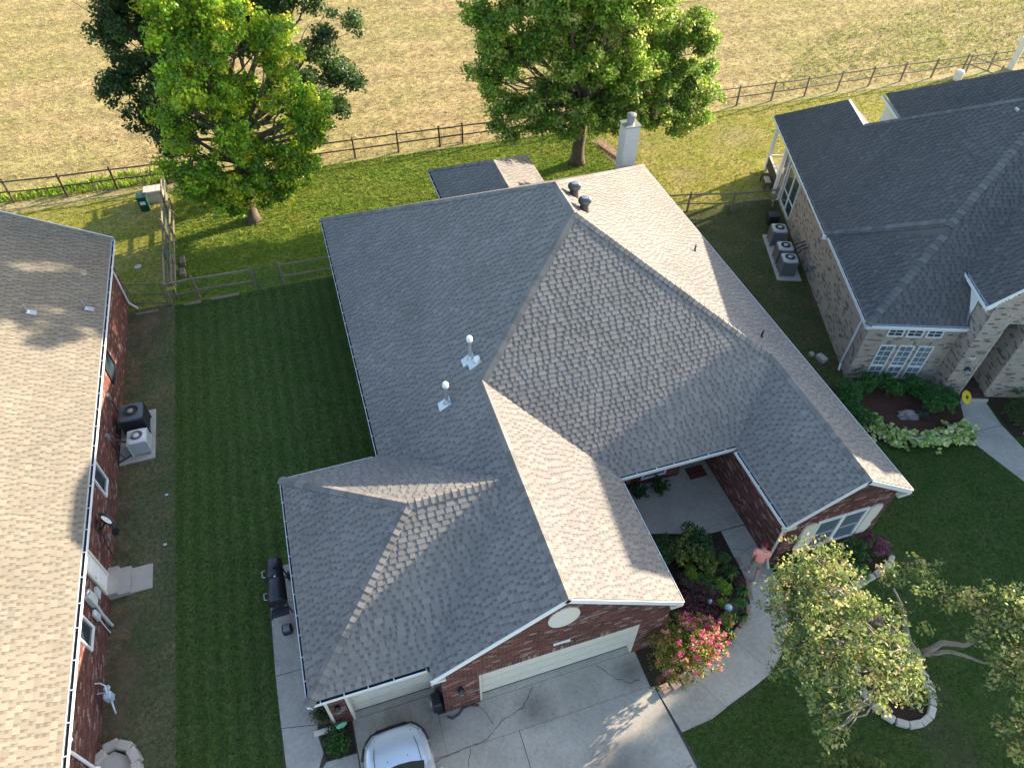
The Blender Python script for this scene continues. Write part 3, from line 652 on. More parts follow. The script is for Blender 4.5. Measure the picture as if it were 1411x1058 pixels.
MB().box((XW,13.44,.36),(XW+.07,13.52,2.36)).box((XW,14.12,.36),(XW+.07,14.2,2.36)).box((XW,13.52,2.3),(XW+.07,14.12,2.36)).build('door_frame',M_cream,dd)
for j in range(3): MB().box((XW+.03,13.6,.55+j*.55),(XW+.04,14.04,.97+j*.55)).build('door_panel',M_white,dd)
MB().lathe([(.0,0),(.03,.02),(.03,.05),(0,.07)],(XW+.05,13.6,1.2),8).build('handle',M_galv,dd)
st=MB().box((-8.72,13.46,0),(-8.40,14.42,.35)).box((-8.40,13.47,0),(-8.08,14.42,.18)).build('door_steps',M_conc2,lh)
downspout(lh,(-8.35,28.6,2.6),(XW+.07,28.0,0),.06,(.35,-.35,0)); downspout(lh,(-8.35,8.3,2.6),(XW+.07,8.3,0),.4,(.1,0,0))
# roof pipes on the left house
for (x,y,z) in ((-10.47,23.43,4.0),(-8.95,24.2,3.12)):
    b=MB().lathe([(.09,-.06),(.035,.06),(.03,.34)],(x,y,z),8).build('vent_pipe',M_galv,lh)
    MB().obox((x+.1,y,z-.03),(.865,0,-.5),(0,1,0),(.5,0,.865),.16,.12,.006).build('flashing',M_galv,b)
# services on the brick wall
em=thing('electric_meter','pale grey electric meter cabinet and conduit on the left brick wall','meter box',(XW+.02,12.7,0))
MB().rbox((0,-.13,1.25),(.16,.17,1.85),.015).build('cabinet',mat('meter_grey',(.50,.54,.53),rough=.5),em); MB().tube([(.08,.0,1.25),(.08,-.10,.7),(.10,-.14,.0)],.045,8).build('conduit',mat('meter_grey',None),em)
MB().box((0,.33,.88),(.07,.6,1.2)).build('breaker_box',mat('meter_grey',None),em); MB().lathe([(.085,0),(.09,.06),(.06,.10),(0,.11)],(.1,.03,1.85),12).build('meter_dial',M_galv,em)
mb=thing('phone_box','small rounded pale service box with thin white pipe on brick wall','service box',(XW+.02,12.42,0))
MB().rbox((0,-.11,.88),(.11,.11,1.26),.03).build('box_body',mat('meter_grey',None),mb); MB().tube([(.05,0,.88),(.05,-.05,.4),(.06,-.08,0)],.014,6).build('pipe',M_white,mb)
for i,(y,z,lb) in enumerate(((21.1,1.25,'small grey disconnect box with hanging cable nearer the dark window'),(19.25,1.1,'small grey disconnect box with hanging cable nearer the pale window'))):
    q=thing('disconnect_box',lb,'switch box',(XW+.02,y,z),group='disconnect boxes on the left brick wall')
    MB().box((0,-.08,0),(.09,.08,.22)).build('box_body',M_galv,q); MB().tube([(.05,0,0),(.06,-.06,-.3),(.08,-.10,-.7),(.25,-.2,-.95)],.018,6).build('cable',M_black,q)
dish=thing('satellite_dish','black rimmed satellite dish with white face on the left brick wall','satellite dish',(XW+.3,15.5,1.4))
dm=Matrix.Rotation(R(62),4,'Y')@Matrix.Rotation(R(-25),4,'X')
b=MB().lathe([(0,-.07),(.14,-.05),(.24,0),(.30,.05),(.305,.06),(.29,.055),(.2,.0),(0,-.05)],n=22).build('dish_rim',M_black,dish); b.matrix_basis=dm
b=MB().lathe([(.0,-.035),(.12,-.025),(.185,.012),(.19,.016),(0,.017)],n=22).build('dish_face',M_white,dish); b.matrix_basis=dm
MB().tube([(0,0,-.02),(-.15,-.05,-.2),(-.3,-.1,-.3)],.025,8).tube([(.02,0,.0),(.1,-.1,-.35),(.12,-.2,-.45)],.02,6).build('mount_arm',M_black,dish); MB().box((.05,-.30,-.5),(.22,-.1,-.38)).tube([(-.28,-.1,-.3),(-.28,-.35,-.9),(-.27,-.45,-1.3)],.014,6).build('receiver',M_black,dish)
pl_=tag(MB().box((XW+.012,15.43,.42),(XW+.05,15.62,.58)).build('wall_vent',M_galv),'small grey vent plate low on the brick wall by the dish','vent')
gm=thing('gas_meter','pale blue grey gas meter with pipes at the foot of the left brick wall','gas meter',(-8.42,10.15,0))
MB().rbox((-.10,-.12,.32),(.12,.10,.62),.04).build('meter_body',mat('gas_grey',(.40,.50,.55),rough=.5),gm); MB().lathe([(.0,.0),(.09,.02),(.09,.05),(0,.07)],(0,.18,.55),12).build('regulator',mat('gas_grey',None),gm)
MB().tube([(.02,.02,.62),(.0,.2,.72),(-.12,.3,.74),(-.27,.34,.74)],.02,8).tube([(.02,-.06,.62),(-.08,.12,.5),(-.28,.14,.5)],.02,8).tube([(.05,-.12,.35),(.06,-.26,.2),(.04,-.34,0)],.026,8).build('pipe',mat('gas_pale',(.62,.68,.70),rough=.5),gm)
lp=tag(MB().rbox((-8.08,13.5,.0),(-7.46,14.40,.05),.01).build('door_slab',M_conc2),'square concrete landing below the steps of the left house','paving slab')
pb_=thing('stone_planter','curved row of big pale stone blocks beside the left brick wall','planter',(-8.3,8.2,0))
for (x,y,a) in ((-8.66,8.62,.55),(-8.36,8.84,.2),(-8.02,8.74,-.5),(-7.78,8.42,-1.1),(-7.70,8.02,-1.45),(-7.72,7.62,-1.6)):
    b=MB().rbox((-.20,-.12,0),(.20,.12,.34),.03).build('stone_block',M_stone,pb_); b.location=(x+8.3,y-8.2,0); b.rotation_euler=(0,0,a)
sheet('planter_soil',[(-8.7,7.2),(-7.8,7.2),(-7.85,8.4),(-8.3,8.7),(-8.7,8.5)],.2,M_conc2)

# ================================================================== RIGHT HOUSE (turned 20 degrees)
RZ=R(-20); W0=(19.19,14.79,0)
rh=thing('brick_house','tan brick house at the right with dark grey roof and arched entry','house',W0,RZ)
SH3=Pieces(rh,'shingle','shingle_courses',M_shingle,M_shingle_o); BR3=Pieces(rh,'brick','brickwork',M_brick,M_brick)
d3=MB(); e=3.1; s=.95; u0,v0=-.33,-.28; sr=.79
def zl(u): return e+s*(u-u0)
ap=(6.0,6.05,zl(6.0)); uj=-.45
def zb(u): return e+s*(u-uj)
hd=SH_DARK
vj=5.35; uh=vj-v0+u0   # front hip meets the jog
# front section of the left slope, rear section a little higher
hpt=(2.28,2.093,zl(2.28)); b1=(2.40,2.28,zb(2.40)); apB=(6.16,5.74,zb(6.16))
zf=lambda v_:e+1.045*(v_-v0)
rear=lambda u:10.65-1.185*(u-2.02)
rP=(1.93,13.25,zb(1.93)); rQ=(1.93,rear(1.93),zb(1.93)); rC=(uj,15.95,e)
nLf=roof_plane(SH3,d3,[[(u0,v0,e),hpt,(2.30,vj,zl(2.30)),(u0,vj,e)]],(u0,v0,e),(u0,vj,e),hd,rnd)
nLr=roof_plane(SH3,d3,[[(uj,vj,e),b1,apB,rQ,(uj,rear(1.93),e)],[(uj,rear(1.93),e),rQ,rP,rC]],(uj,vj,e),rC,hd,rnd)
nFr=roof_plane(SH3,d3,[[(u0,v0,e),hpt,(17,2.093,zf(2.093)),(17,v0,e)],[(2.20,2.093,zf(2.093)),(6.16,5.74,zf(5.74)),(17,5.74,zf(5.74)),(17,2.093,zf(2.093))]],(u0,v0,e),(17,v0,e),hd,rnd)
d3.add([(uj,vj,e),b1,hpt,(u0,vj,e),(2.36,2.05,zl(2.2))],[(0,1,2,3),(1,2,4)])
nRr=roof_plane(SH3,d3,[[apB,(17,5.74,apB[2]),(17,13.6,e),(-.4,13.6,e)]],(17,13.6,e),(-.4,13.6,e),hd,rnd)
d3.poly([rP,rQ,(4.4,rear(1.93),e),(4.4,15.95,e)]); d3.poly([rC,rP,(4.4,15.95,e)])
# rear right wing
xa=(6.28,19.06,3.0); xb=(10.04,14.3,3.0+s*3.76); xc=(6.28,15.0,3.0); xd=(10.04,9.5,xb[2])
roof_plane(SH3,d3,[[xa,xb,xd,(6.28,9.5,3.0)]],xa,xc,hd,rnd); d3.poly([xa,xb,(14,19.06,3.0)]); d3.poly([xb,xd,(14,9.5,3),(14,19.06,3)])
# entry gable
ee=4.62; eu=3.12; er=6.1; evf=-.78
ga=(eu,evf,ee); gb=(eu,3.3,ee); gr=(er,evf,ee+1.0*(er-eu)); gr2=(er,6.0,gr[2]); 
nEl=roof_plane(SH3,d3,[[ga,gr,(er,6.0,gr[2]),(eu,3.3,ee)]],ga,gb,hd,rnd)
d3.poly([gr,(er*2-eu,evf,ee),(er*2-eu,3.3,ee),gr2])
SH3.finish(); d3.build('roof',M_deck,rh)
for a,b,u,v in (((u0,v0,e),hpt,nLf,nFr),(b1,apB,nLr,nFr),(rQ,apB,nLr,nRr),((uj,vj+.1,e),(b1[0],b1[1]+.3,b1[2]),nLr,np.array((0,-.8,.6)))):
    caps(rh,a,b,np.array(u),np.array(v),[(.14,.138,.138)],rnd)
gutter(rh,(u0,v0,e),(u0,vj,e),(-1,0,0)); gutter(rh,(uj,vj,e),(uj,15.95,e),(-1,0,0)); gutter(rh,(u0,v0,e),(3.45,v0,e),(0,-1,0),every=.3)
gutter(rh,(eu,evf,ee),(eu,3.2,ee),(-1,0,0),every=.45); gutter(rh,(6.2,19.0,2.98),(6.2,15.4,2.98),(-1,0,0))
MB().box((uj-.1,vj-.04,e-.16),(u0+.02,vj+.02,e+.03)).build('jog_fascia',M_white,rh)
board(rh,ga,gr,(0,-1,0),.2); board(rh,gr,(er*2-eu,evf,ee),(0,-1,0),.2)
board(rh,(1.96,13.3,zb(1.93)-.03),(1.96,10.5,zb(1.93)-.03),(1,0,0),.35,th=.12,name='fascia')
MB().box((eu+.02,evf+.05,ee-.14),(3.45,.3,ee-.12)).build('soffit',M_white,rh)
MB().add([(3.40,0,3.1),(3.40,3.0,3.1),(3.40,3.0,ee-.1),(3.40,0.1,ee-.1)],[(0,1,2,3)]).build('cheek_wall',M_white,rh)
fl=MB()
for k in range(3): fl.obox((3.34,-.12+k*.09,3.22+k*.16),(0,1,0),(0,0,1),(1,0,0),.06,.10,.012)
fl.build('step_flashing',M_galv,rh)
# walls
MB().box((0,0,0),(3.5,13.3,3.0)).box((3.5,.3,0),(16.5,13.3,3.0)).build('wall',M_mortar_tan,rh)
MB().box((0,.0,2.98),(3.4,13.3,3.02)).box((u0,v0,2.95),(3.4,0,2.97)).box((u0,0,2.95),(0,13.4,2.97)).build('soffit',M_white,rh)
MB().box((6.5,13.4,0),(13.8,18.7,2.95)).build('rear_wall',mat('white_siding',(.62,.64,.66),rough=.6),rh)
for k in range(11): MB().box((6.494,15.0,.2+k*.25),(6.5,18.7,.215+k*.25)).build('siding_joint',mat('joint_grey',(.50,.485,.445)),rh)
PV=-.8; PU0,PU1,PU2,PU3=3.46,4.26,5.2,8.9
arch=[(PU1,0)]; 
MB().box((PU0,PV,0),(PU1,.3,4.5)).box((PU2,PV,0),(PU3,.3,4.5)).build('entry_pier',M_mortar_tan,rh)
aw=MB(); an=10; mid=(PU1+PU2)/2; rr=(PU2-PU1)/2; base=3.55
tops=[(PU1,4.5)]+[(mid-rr*math.cos(math.pi*i/an),base+.75*math.sin(math.pi*i/an)) for i in range(an+1)]+[(PU2,4.5)]
for i in range(an):
    a,b=tops[1+i],tops[2+i]; aw.add([(a[0],PV,a[1]),(b[0],PV,b[1]),(b[0],PV,4.5),(a[0],PV,4.5),(a[0],.3,a[1]),(b[0],.3,b[1])],[(0,1,2,3),(0,4,5,1)])
aw.add([(PU0,PV,4.5),(PU3,PV,4.5),(PU3,PV,4.7),(er,PV,gr[2]-.1),(PU0,PV,4.9),(PU0,.3,4.5)],[(0,1,2,3,4)]); aw.build('arch_wall',M_mortar_tan,rh)
MB().box((PU0,.3,3.0),(PU3,3.4,4.5)).build('upper_wall',M_mortar_tan,rh)
brick_wall(BR3,(0,0,0),(0,1,0),(-1,0,0),[(0,0),(13.2,0),(13.2,2.96),(0,2.96)],holes=[(10.6,.25,12.5,2.3)],pal=TAN,rnd=rnd)
brick_wall(BR3,(0,0,0),(1,0,0),(0,-1,0),[(0,0),(3.46,0),(3.46,2.96),(0,2.96)],holes=[(.72,.12,1.3,1.92),(1.46,.12,2.04,1.92),(2.2,.12,2.78,1.92),(.72,2.38,1.33,2.78),(1.46,2.38,2.07,2.78),(2.2,2.38,2.81,2.78)],pal=TAN,rnd=rnd,soldier=[(.68,1.93,2.82,2.14)])
brick_wall(BR3,(PU0,0,0),(0,1,0),(-1,0,0),[(PV,0),(0,0),(0,4.45),(PV,4.45)],pal=TAN,rnd=rnd)
brick_wall(BR3,(0,PV,0),(1,0,0),(0,-1,0),[(PU0,0),(PU1-.1,0),(PU1-.1,4.5),(PU0,4.5)],pal=TAN,rnd=rnd)
brick_wall(BR3,(0,PV,0),(1,0,0),(0,-1,0),[(PU1,3.9),(PU2,3.9),(PU2,4.5),(PU1,4.5)],pal=TAN,rnd=rnd); brick_wall(BR3,(0,PV,0),(1,0,0),(0,-1,0),[(PU0,4.5),(PU3,4.5),(er,gr[2]-.15),(PU0,4.75)],pal=TAN,rnd=rnd)
brick_wall(BR3,(0,PV,0),(1,0,0),(0,-1,0),[(PU2+.1,0),(PU3,0),(PU3,4.5),(PU2+.1,4.5)],pal=TAN,rnd=rnd)
brick_wall(BR3,(PU2,0,0),(0,1,0),(-1,0,0),[(PV,0),(1.8,0),(1.8,4.0),(PV,4.0)],pal=TAN,rnd=rnd)
brick_wall(BR3,(PU0,0,0),(0,1,0),(-1,0,0),[(0,3.1),(.8,3.1),(.1,3.9),(0,4.4)],pal=TAN,rnd=rnd)
for i in range(34):
    for uu in (PU1-.1,PU2): BR3.cand.append((np.array((uu,PV-.012,.02+i*.104)),np.array((1.,0,0)),np.array((0,0,1.)),(.1,.094,TAN[i%7],.02),np.array((0,-1.,0)),draw_brick,.009))
BR3.finish()
MB().box((PU1+.02,1.8,0),(PU2,1.85,3.4)).build('entry_back',M_mortar_tan,rh)
fd=MB().box((PU1+.12,1.72,.15),(PU2-.08,1.79,2.3)).build('entry_door',mat('door_dark',(.06,.045,.04),rough=.4),rh)
UX=(1,0,0)
for u in (.72,1.46,2.2):
    window(rh,(u,-.005,.12),UX,NF,.58,1.8,nx=2,ny=6,frame=.045,mid=.38,glass=M_glass_l); window(rh,(u,-.005,2.38),UX,NF,.61,.40,nx=2,ny=2,frame=.045)
for v in (10.6,11.55): window(rh,(-.005,v,.25),UY,(-1,0,0),.95,2.05,nx=0,ny=0,frame=.045,mid=.36)
sconce(rh,3.86,PV-.01,1.55); sconce(rh,6.55,PV-.01,1.55)
fc=bpy.data.curves.new('house_number','FONT'); fc.body='705'; fc.size=.2; fc.extrude=.008; fc.align_x='CENTER'; fc.materials.append(M_white)
fo=bpy.data.objects.new('number_source',fc); fm=bpy.data.meshes.new_from_object(fo); fm.name='house_number'; bpy.data.objects.remove(fo)
fo=bpy.data.objects.new('house_number',fm); COL.objects.link(fo); fo.parent=rh; fo.location=(3.80,PV-.03,2.05); fo.rotation_euler=(R(90),0,0)
downspout(rh,(-.3,.35,2.95),(-.06,.62,0),.08,(-.12,-.3,0)); downspout(rh,(-.42,12.9,2.95),(-.06,12.7,0),.06,(-.3,.0,0))
MB().rbox((5.15,6.05,8.38),(5.5,6.3,8.52),.02).build('roof_vent',M_galv,rh)
MB().box((9.6,-6.4,0),(15.6,.0,3.0)).build('added_wing_wall',M_mortar_tan,rh)  # unseen wing, walls and roof added to keep sun off the front lawn
MB().add([(9.2,-6.8,3.0),(9.2,4.0,3.0),(12.6,4.0,6.9),(12.6,-6.8,6.9),(16.0,-6.8,3.0),(16.0,4.0,3.0)],[(0,3,2,1),(3,4,5,2),(0,4,3)]).build('added_wing_roof',mat('roof_dark',(.108,.106,.106),rough=.95,nscale=4,namt=.2),rh)
MB().add([(8.9,2.7,9.0),(10.4,2.7,10.8),(10.4,7.2,10.8),(8.9,10.2,9.0),(13.6,12.0,7.4),(13.6,2.7,7.4)],[(0,1,2,3),(3,2,4),(1,5,4,2),(0,5,1)]).build('unseen_upper_roof',mat('roof_dark',None),rh)  # unseen upper roof and wall, added and shaped for their shadow on the main roof
MB().box((9.0,2.9,5.0),(13.3,9.6,8.9)).build('unseen_upper_wall',M_mortar_tan,rh)
# covered deck behind the right house
dk=thing('covered_deck','brown railed covered deck at the rear corner of the tan house','deck',W0,RZ)
for i in range(12): MB().box((-.1+i*.25,13.4,.3),(.14+i*.25,16.1,.34)).build('plank',M_wood,dk)
for u,v in ((-.1,15.75),(2.0,15.75),(-.1,13.5)): MB().box((u-.08,v-.08,0),(u+.08,v+.08,3.0)).build('column',M_white,dk)
MB().box((-.14,13.5,.34),(-.08,15.7,.95)).build('side_panel',M_wood_d,dk); MB().box((-.16,13.45,.95),(-.06,15.75,1.0)).build('top_rail',M_cream,dk); MB().box((-.1,15.72,.9),(2.0,15.78,.98)).build('rear_rail',M_cream,dk)
bb=thing('patio_chair','dark chair on the covered deck of the tan house','chair',tuple(np.array(W0)+(.9*math.cos(RZ)-15.0*math.sin(RZ),.9*math.sin(RZ)+15.0*math.cos(RZ),.34)),.4)
MB().box((-.28,-.28,.38),(.28,.28,.44)).build('seat',M_black,bb); MB().obox((0,.28,.72),(1,0,0),(0,.98,-.2),(0,.2,.98),.28,.02,.32).build('backrest',M_black,bb)
for x in (-.25,.25):
    for y in (-.25,.25): MB().tube([(x,y,0),(x,y,.38)],.018,6).build('leg',M_black,bb)
bn=thing('garden_bench','low dark bench with tan cushion beside the deck rail','bench',tuple(np.array(W0)+(-.42*math.cos(RZ)-14.2*math.sin(RZ),-.42*math.sin(RZ)+14.2*math.cos(RZ),0)),RZ)
MB().box((-.2,-.55,.38),(.2,.55,.43)).build('seat',M_wood_d,bn); MB().rbox((-.15,-.4,.43),(.15,.2,.5),.03).build('cushion',mat('tan_cloth',(.5,.4,.28)),bn)
for x in (-.16,.16):
    for y in (-.5,.5): MB().box((x-.03,y-.03,0),(x+.03,y+.03,.38)).build('leg',M_wood_d,bn)

# ================================================================== PAVING
sheet('paving_bed',[(-4.0,13.1),(-4.02,8.0),(-3.97,-20),(-2,-20),(-2,-29),(8.5,-29),(6.62,4.5),(8.11,4.72),(9.9,5.2),(10.7,5.8),(11.3,6.6),(11.7,7.8),(11.7,13.9),(7.06,13.9),(7.06,10.9),(8.9,10.4),(10.2,9.9),(10.6,8),(9.3,6.6),(6.4,5.8),(6.3,7.6),(-2.5,7.7),(-2.5,13.1)],.0155,M_dark)
dw=tag(thing('driveway',None,None),kind='structure')
def slab(root,pts,z,M=M_conc): return MB().prism(pts,-.05,z).build('slab',M,root)
slab(dw,[(-2.06,7.615),(-2.04,5.95),(.24,5.95),(.26,7.615)],.02); slab(dw,[(.265,7.02),(.245,5.95),(6.2,5.95),(6.42,5.82),(6.44,7.02)],.02)
slab(dw,[(-2.04,5.94),(-1.98,-30),(2.3,-30),(2.3,5.94)],.02); slab(dw,[(2.32,5.94),(2.32,-30),(8.6,-30),(6.62,3.2),(6.42,5.8),(6.2,5.94)],.02)
MB().prism([(1.5,7.03),(6.2,7.03),(6.2,7.6),(1.5,7.6)],-.05,.019).prism([(-2.02,7.63),(.32,7.63),(.32,8.2),(-2.02,8.2)],-.05,.019).build('garage_apron',M_conc,dw)
def crack(pts,wd=.009,z=.0235,root=dw):
    b=MB()
    P=[]
    for i in range(len(pts)-1):
        a=np.array(pts[i]);c=np.array(pts[i+1]); n=max(2,int(np.linalg.norm(c-a)/.12))
        for k in range(n): P.append(a+(c-a)*k/n+RNG.normal(0,.014,2))
    P.append(np.array(pts[-1]))
    for a,c in zip(P[:-1],P[1:]):
        d=c-a; nn=np.array((-d[1],d[0]))/(np.linalg.norm(d)+1e-9)*wd*RNG.uniform(.35,.8)
        b.add([(*(a-nn),z),(*(c-nn),z),(*(c+nn),z),(*(a+nn),z)],[(0,1,2,3)])
    b.build('crack',M_dark,root)
crack([(3.06,6.95),(2.6,6.5),(2.03,6.36),(1.39,6.0),(.32,5.92),(-.18,5.88)],.014); crack([(5.05,6.95),(5.47,6.43),(5.82,6.17),(6.1,6.2)],.014); crack([(1.42,6.9),(1.58,6.6),(1.67,6.31)],.012); crack([(5.3,3.3),(6.0,3.6),(6.5,3.7)],.014); crack([(.9,5.9),(.5,4.9)],.01)
# oil and leaf stains with their own shapes
def stain(x,y,r,col,z=.0242,root=None,sc=2.4,nm='stain'):
    M=bpy.data.materials.new('stain'); M.use_nodes=True; nt=M.node_tree; N=nt.nodes; L=nt.links; b=N['Principled BSDF']; b.inputs['Base Color'].default_value=(*col,1); b.inputs['Roughness'].default_value=.9
    tc=N.new('ShaderNodeTexCoord'); ln=N.new('ShaderNodeVectorMath'); ln.operation='LENGTH'; L.new(tc.outputs['Object'],ln.inputs[0])
    t=N.new('ShaderNodeTexNoise'); t.inputs['Scale'].default_value=sc; t.inputs['Detail'].default_value=8; t.inputs['Roughness'].default_value=.75; L.new(N.new('ShaderNodeNewGeometry').outputs['Position'],t.inputs['Vector'])
    mr=N.new('ShaderNodeMapRange'); mr.inputs[1].default_value=.1*r; mr.inputs[2].default_value=r; mr.inputs[3].default_value=.62; mr.inputs[4].default_value=0; L.new(ln.outputs['Value'],mr.inputs[0])
    mu=N.new('ShaderNodeMath'); mu.operation='MULTIPLY'; L.new(mr.outputs[0],mu.inputs[0]); L.new(t.outputs['Fac'],mu.inputs[1])
    L.new(mu.outputs[0],b.inputs['Alpha'])
    o=MB().poly([(r*math.cos(a),r*math.sin(a),0) for a in np.linspace(0,6.283,25)[:-1]]).build(nm,M,root or dw); o.location=(x,y,z)
stain(2.9,6.35,.75,(.06,.045,.03)); stain(-.9,7.1,1.0,(.07,.055,.03),.0244); stain(.1,6.9,.7,(.06,.05,.035),.0248); stain(5.9,6.5,.6,(.06,.05,.04)); stain(4.6,4.0,1.3,(.12,.11,.09))
def litter(name,label,poly,n,z,sz,pal):
    xs=[p[0] for p in poly]; ys=[p[1] for p in poly]; P=np.stack([RNG.uniform(min(xs),max(xs),n),RNG.uniform(min(ys),max(ys),n)],1); P=P[in_poly(P,poly)]; n=len(P)
    a=RNG.uniform(0,6.28,n); q=sz*RNG.uniform(.35,1.3,n); V=np.zeros((n,4,3))
    for k,(c1,c2) in enumerate(((1,0),(0,.5),(-1,0),(0,-.5))):
        V[:,k,0]=P[:,0]+q*(c1*np.cos(a)-c2*np.sin(a)); V[:,k,1]=P[:,1]+q*(c1*np.sin(a)+c2*np.cos(a)); V[:,k,2]=z+RNG.uniform(.002,.012,n)
    tag(np_faces(name,V.reshape(-1,3),4,np.array(pal)[RNG.integers(0,len(pal),n)]*RNG.uniform(.6,1.4,n)[:,None],M_leaf_d),label,'litter',kind='stuff')
LIT=[(.16,.12,.08),(.12,.09,.06),(.25,.20,.13),(.40,.35,.27)]
litter('leaf_litter','scattered dry leaf scraps and grit on the driveway',[(-2,1),(6.3,1),(6.4,7.0),(-2,7.5)],380,.024,.020,LIT)
litter('leaf_litter','leaf scraps gathered along the garage aprons',[(-1.9,7.0),(.3,7.2),(.3,7.8),(1.6,7.1),(6.1,6.9),(6.2,6.0),(-1.9,6.6)],220,.025,.017,LIT)
litter('leaf_litter','sparse leaf scraps on the front walk',[(6.8,4.7),(10,5.3),(11.5,7.5),(11.5,12),(9.5,11.5),(10.8,8),(9,6.2),(6.8,5.7)],90,.04,.024,LIT)
litter('clippings','pale grass clippings and weeds scattered over the mown lawn',[(-8,6),(-3.9,6),(-3.9,12),(0,15),(0,27),(-8,27)],520,.06,.020,[(.30,.30,.16),(.22,.25,.10),(.40,.38,.28)])
litter('clippings','pale clippings scattered over the front lawn',[(6.7,1),(16,1),(21,9),(16,10),(12,5),(7,4)],300,.06,.020,[(.25,.27,.12),(.20,.22,.08)])
wpth=tag(thing('worn_ground',None,None),kind='structure')
for x,y,r in ((13.6,2.3,1.0),(13.5,1.3,1.1),(14.0,3.2,.7),(13.2,.4,.9)): stain(x,y,r,(.11,.095,.06),.02,wpth,1.6,'bare_patch')
for x,y,r in ((-8.1,12.6,.55),(-8.2,11.3,.6),(-8.1,10.6,.7),(-8.3,9.6,.5),(-8.2,26.3,.9),(-7.6,26.9,.8)): stain(x,y,r,(.23,.155,.10),.018+RNG.uniform(0,.003),wpth,3.0,'bare_patch')
for x,y,r in ((30,28.5,1.6),(20,30.5,1.3),(25,33.6,2.0),(33,31.8,1.6),(19,34.8,1.5)): stain(x,y,r,(.42,.33,.16),.02,wpth,1.2,'dry_patch')
sw=tag(thing('side_path',None,None),kind='structure')
slab(sw,[(-3.6,13.05),(-3.95,11.7),(-2.52,11.7),(-2.52,13.05)],.03,M_conc); slab(sw,[(-3.955,11.68),(-4.0,9.5),(-2.52,9.5),(-2.52,11.68)],.03); slab(sw,[(-4.0,9.48),(-3.98,8.0),(-3.0,7.80),(-2.52,7.7),(-2.52,9.48)],.03); slab(sw,[(-3.975,7.98),(-3.95,6.9),(-3.2,6.5),(-2.95,7.0),(-3.05,7.6),(-3.0,7.78)],.03); slab(sw,[(-3.94,6.88),(-3.6,-20),(-2.08,-20),(-2.08,6.72),(-2.9,6.75),(-3.18,6.48)],.028)
fw_=tag(thing('front_walk',None,None),kind='structure')
outer=[(6.62,4.52),(7.6,4.60),(8.11,4.74),(9.22,5.03),(9.9,5.23),(10.62,5.7),(11.29,6.57),(11.68,7.71),(11.69,9.88)]
inner=[(6.46,5.72),(7.2,5.80),(7.57,5.92),(8.53,6.14),(9.32,6.47),(9.98,6.86),(10.42,7.35),(10.69,8.04),(10.8,9.9)]
for i0,i1 in ((0,2),(2,4),(4,6),(6,7),(7,8)):
    o_=outer[i0:i1+1]; i_=inner[i0:i1+1]; sh_=.008
    slab(fw_,[(x,y+(sh_ if k==0 else -sh_)) for k,(x,y) in enumerate(o_)]+[(x,y+(-sh_ if k==0 else sh_)) for k,(x,y) in enumerate(i_[::-1])],.035+.001*i0)
slab(fw_,[(9.3,9.92),(11.70,9.92),(11.70,13.9),(7.06,13.9),(7.06,10.9),(8.7,10.45)],.036)
crack([(10.4,9.4),(11.2,9.0),(11.6,9.1)],.01,.047,fw_)
rw_=tag(thing('neighbour_walk',None,None),kind='structure')
slab(rw_,[(22.75,12.3),(23.74,12.1),(23.44,10.8),(21.95,10.9)],.03); slab(rw_,[(21.95,10.88),(23.44,10.78),(23.4,9.55),(23.75,6.5),(24.6,3.0),(26.2,-8.0),(24.9,-8.2),(23.3,2.9),(22.6,6.5),(22.28,8.4),(21.8,10.4)],.032)
# brick paved entry of the right house
pv=tag(thing('porch_paving',None,None,W0,RZ),kind='structure')
MB().box((PU1,-1.05,0),(PU2+.05,1.8,.14)).build('porch_base',M_mortar,pv)
meb=MB().rbox((-.095,-.045,0),(.095,.045,.02),.004).mesh('paver'); 
mp=[]
for c in ((.085,.045,.036),(.07,.04,.036),(.10,.055,.042)):
    me=MB().box((-.098,-.045,0),(.098,.045,.02),c).mesh('paver'); me.materials.append(M_brick); mp.append(me)
for i in range(5):
    for j in range(29):
        o=bpy.data.objects.new('paver',rnd.choice(mp)); COL.objects.link(o); o.parent=pv; o.location=(PU1+.1+i*.208-(.1 if j%2 and i else 0),-1.0+j*.098,.14)
MB().box((PU1-.05,-1.12,0),(PU2+.08,-1.05,.16)).build('step_edge',M_conc2,pv)
# bricks edging the planting bed
ed=thing('bed_edging','curved row of pinkish edging blocks between planting bed and front walk','edging',(9,7,0))
pts=[(6.46,5.72),(7.2,5.80),(7.57,5.92),(8.53,6.14),(9.32,6.47),(9.98,6.86),(10.42,7.35),(10.69,8.04),(10.78,8.9)]
acc=[];
for a,b in zip(pts[:-1],pts[1:]):
    a=np.array(a);b=np.array(b);L=np.linalg.norm(b-a)
    for k in range(max(1,int(L/.33))): acc.append((a+(b-a)*(k+.5)/max(1,int(L/.33)),math.atan2(*(b-a)[::-1])))
me=MB().rbox((-.155,-.075,0),(.155,.075,.09),.012).mesh('edging_block'); M_ed=mat('edging_clay',(.34,.23,.185),rough=.95,nscale=9,namt=.2,objrand=.2); me.materials.append(M_ed)
for p,a in acc:
    o=bpy.data.objects.new('edging_block',me); COL.objects.link(o); o.parent=ed; o.location=(p[0]-9-.05*-math.sin(a),p[1]-7+.05*math.cos(a),.0); o.rotation_euler=(0,0,a+random.uniform(-.05,.05))
sheet('planting_bed',[(6.3,5.9),(7.2,5.88),(7.57,6.0),(8.53,6.22),(9.32,6.55),(9.9,6.95),(10.34,7.4),(10.66,8.04),(10.78,9.0),(10.8,9.9),(10.2,9.95),(8.9,10.4),(7.1,10.9),(7.06,7.2),(6.3,7.0)],.04,M_mulch)
sheet('window_bed',BED_RW,.025,M_mulch); sheet('tree_bed',BED_T,.03,M_mulch)
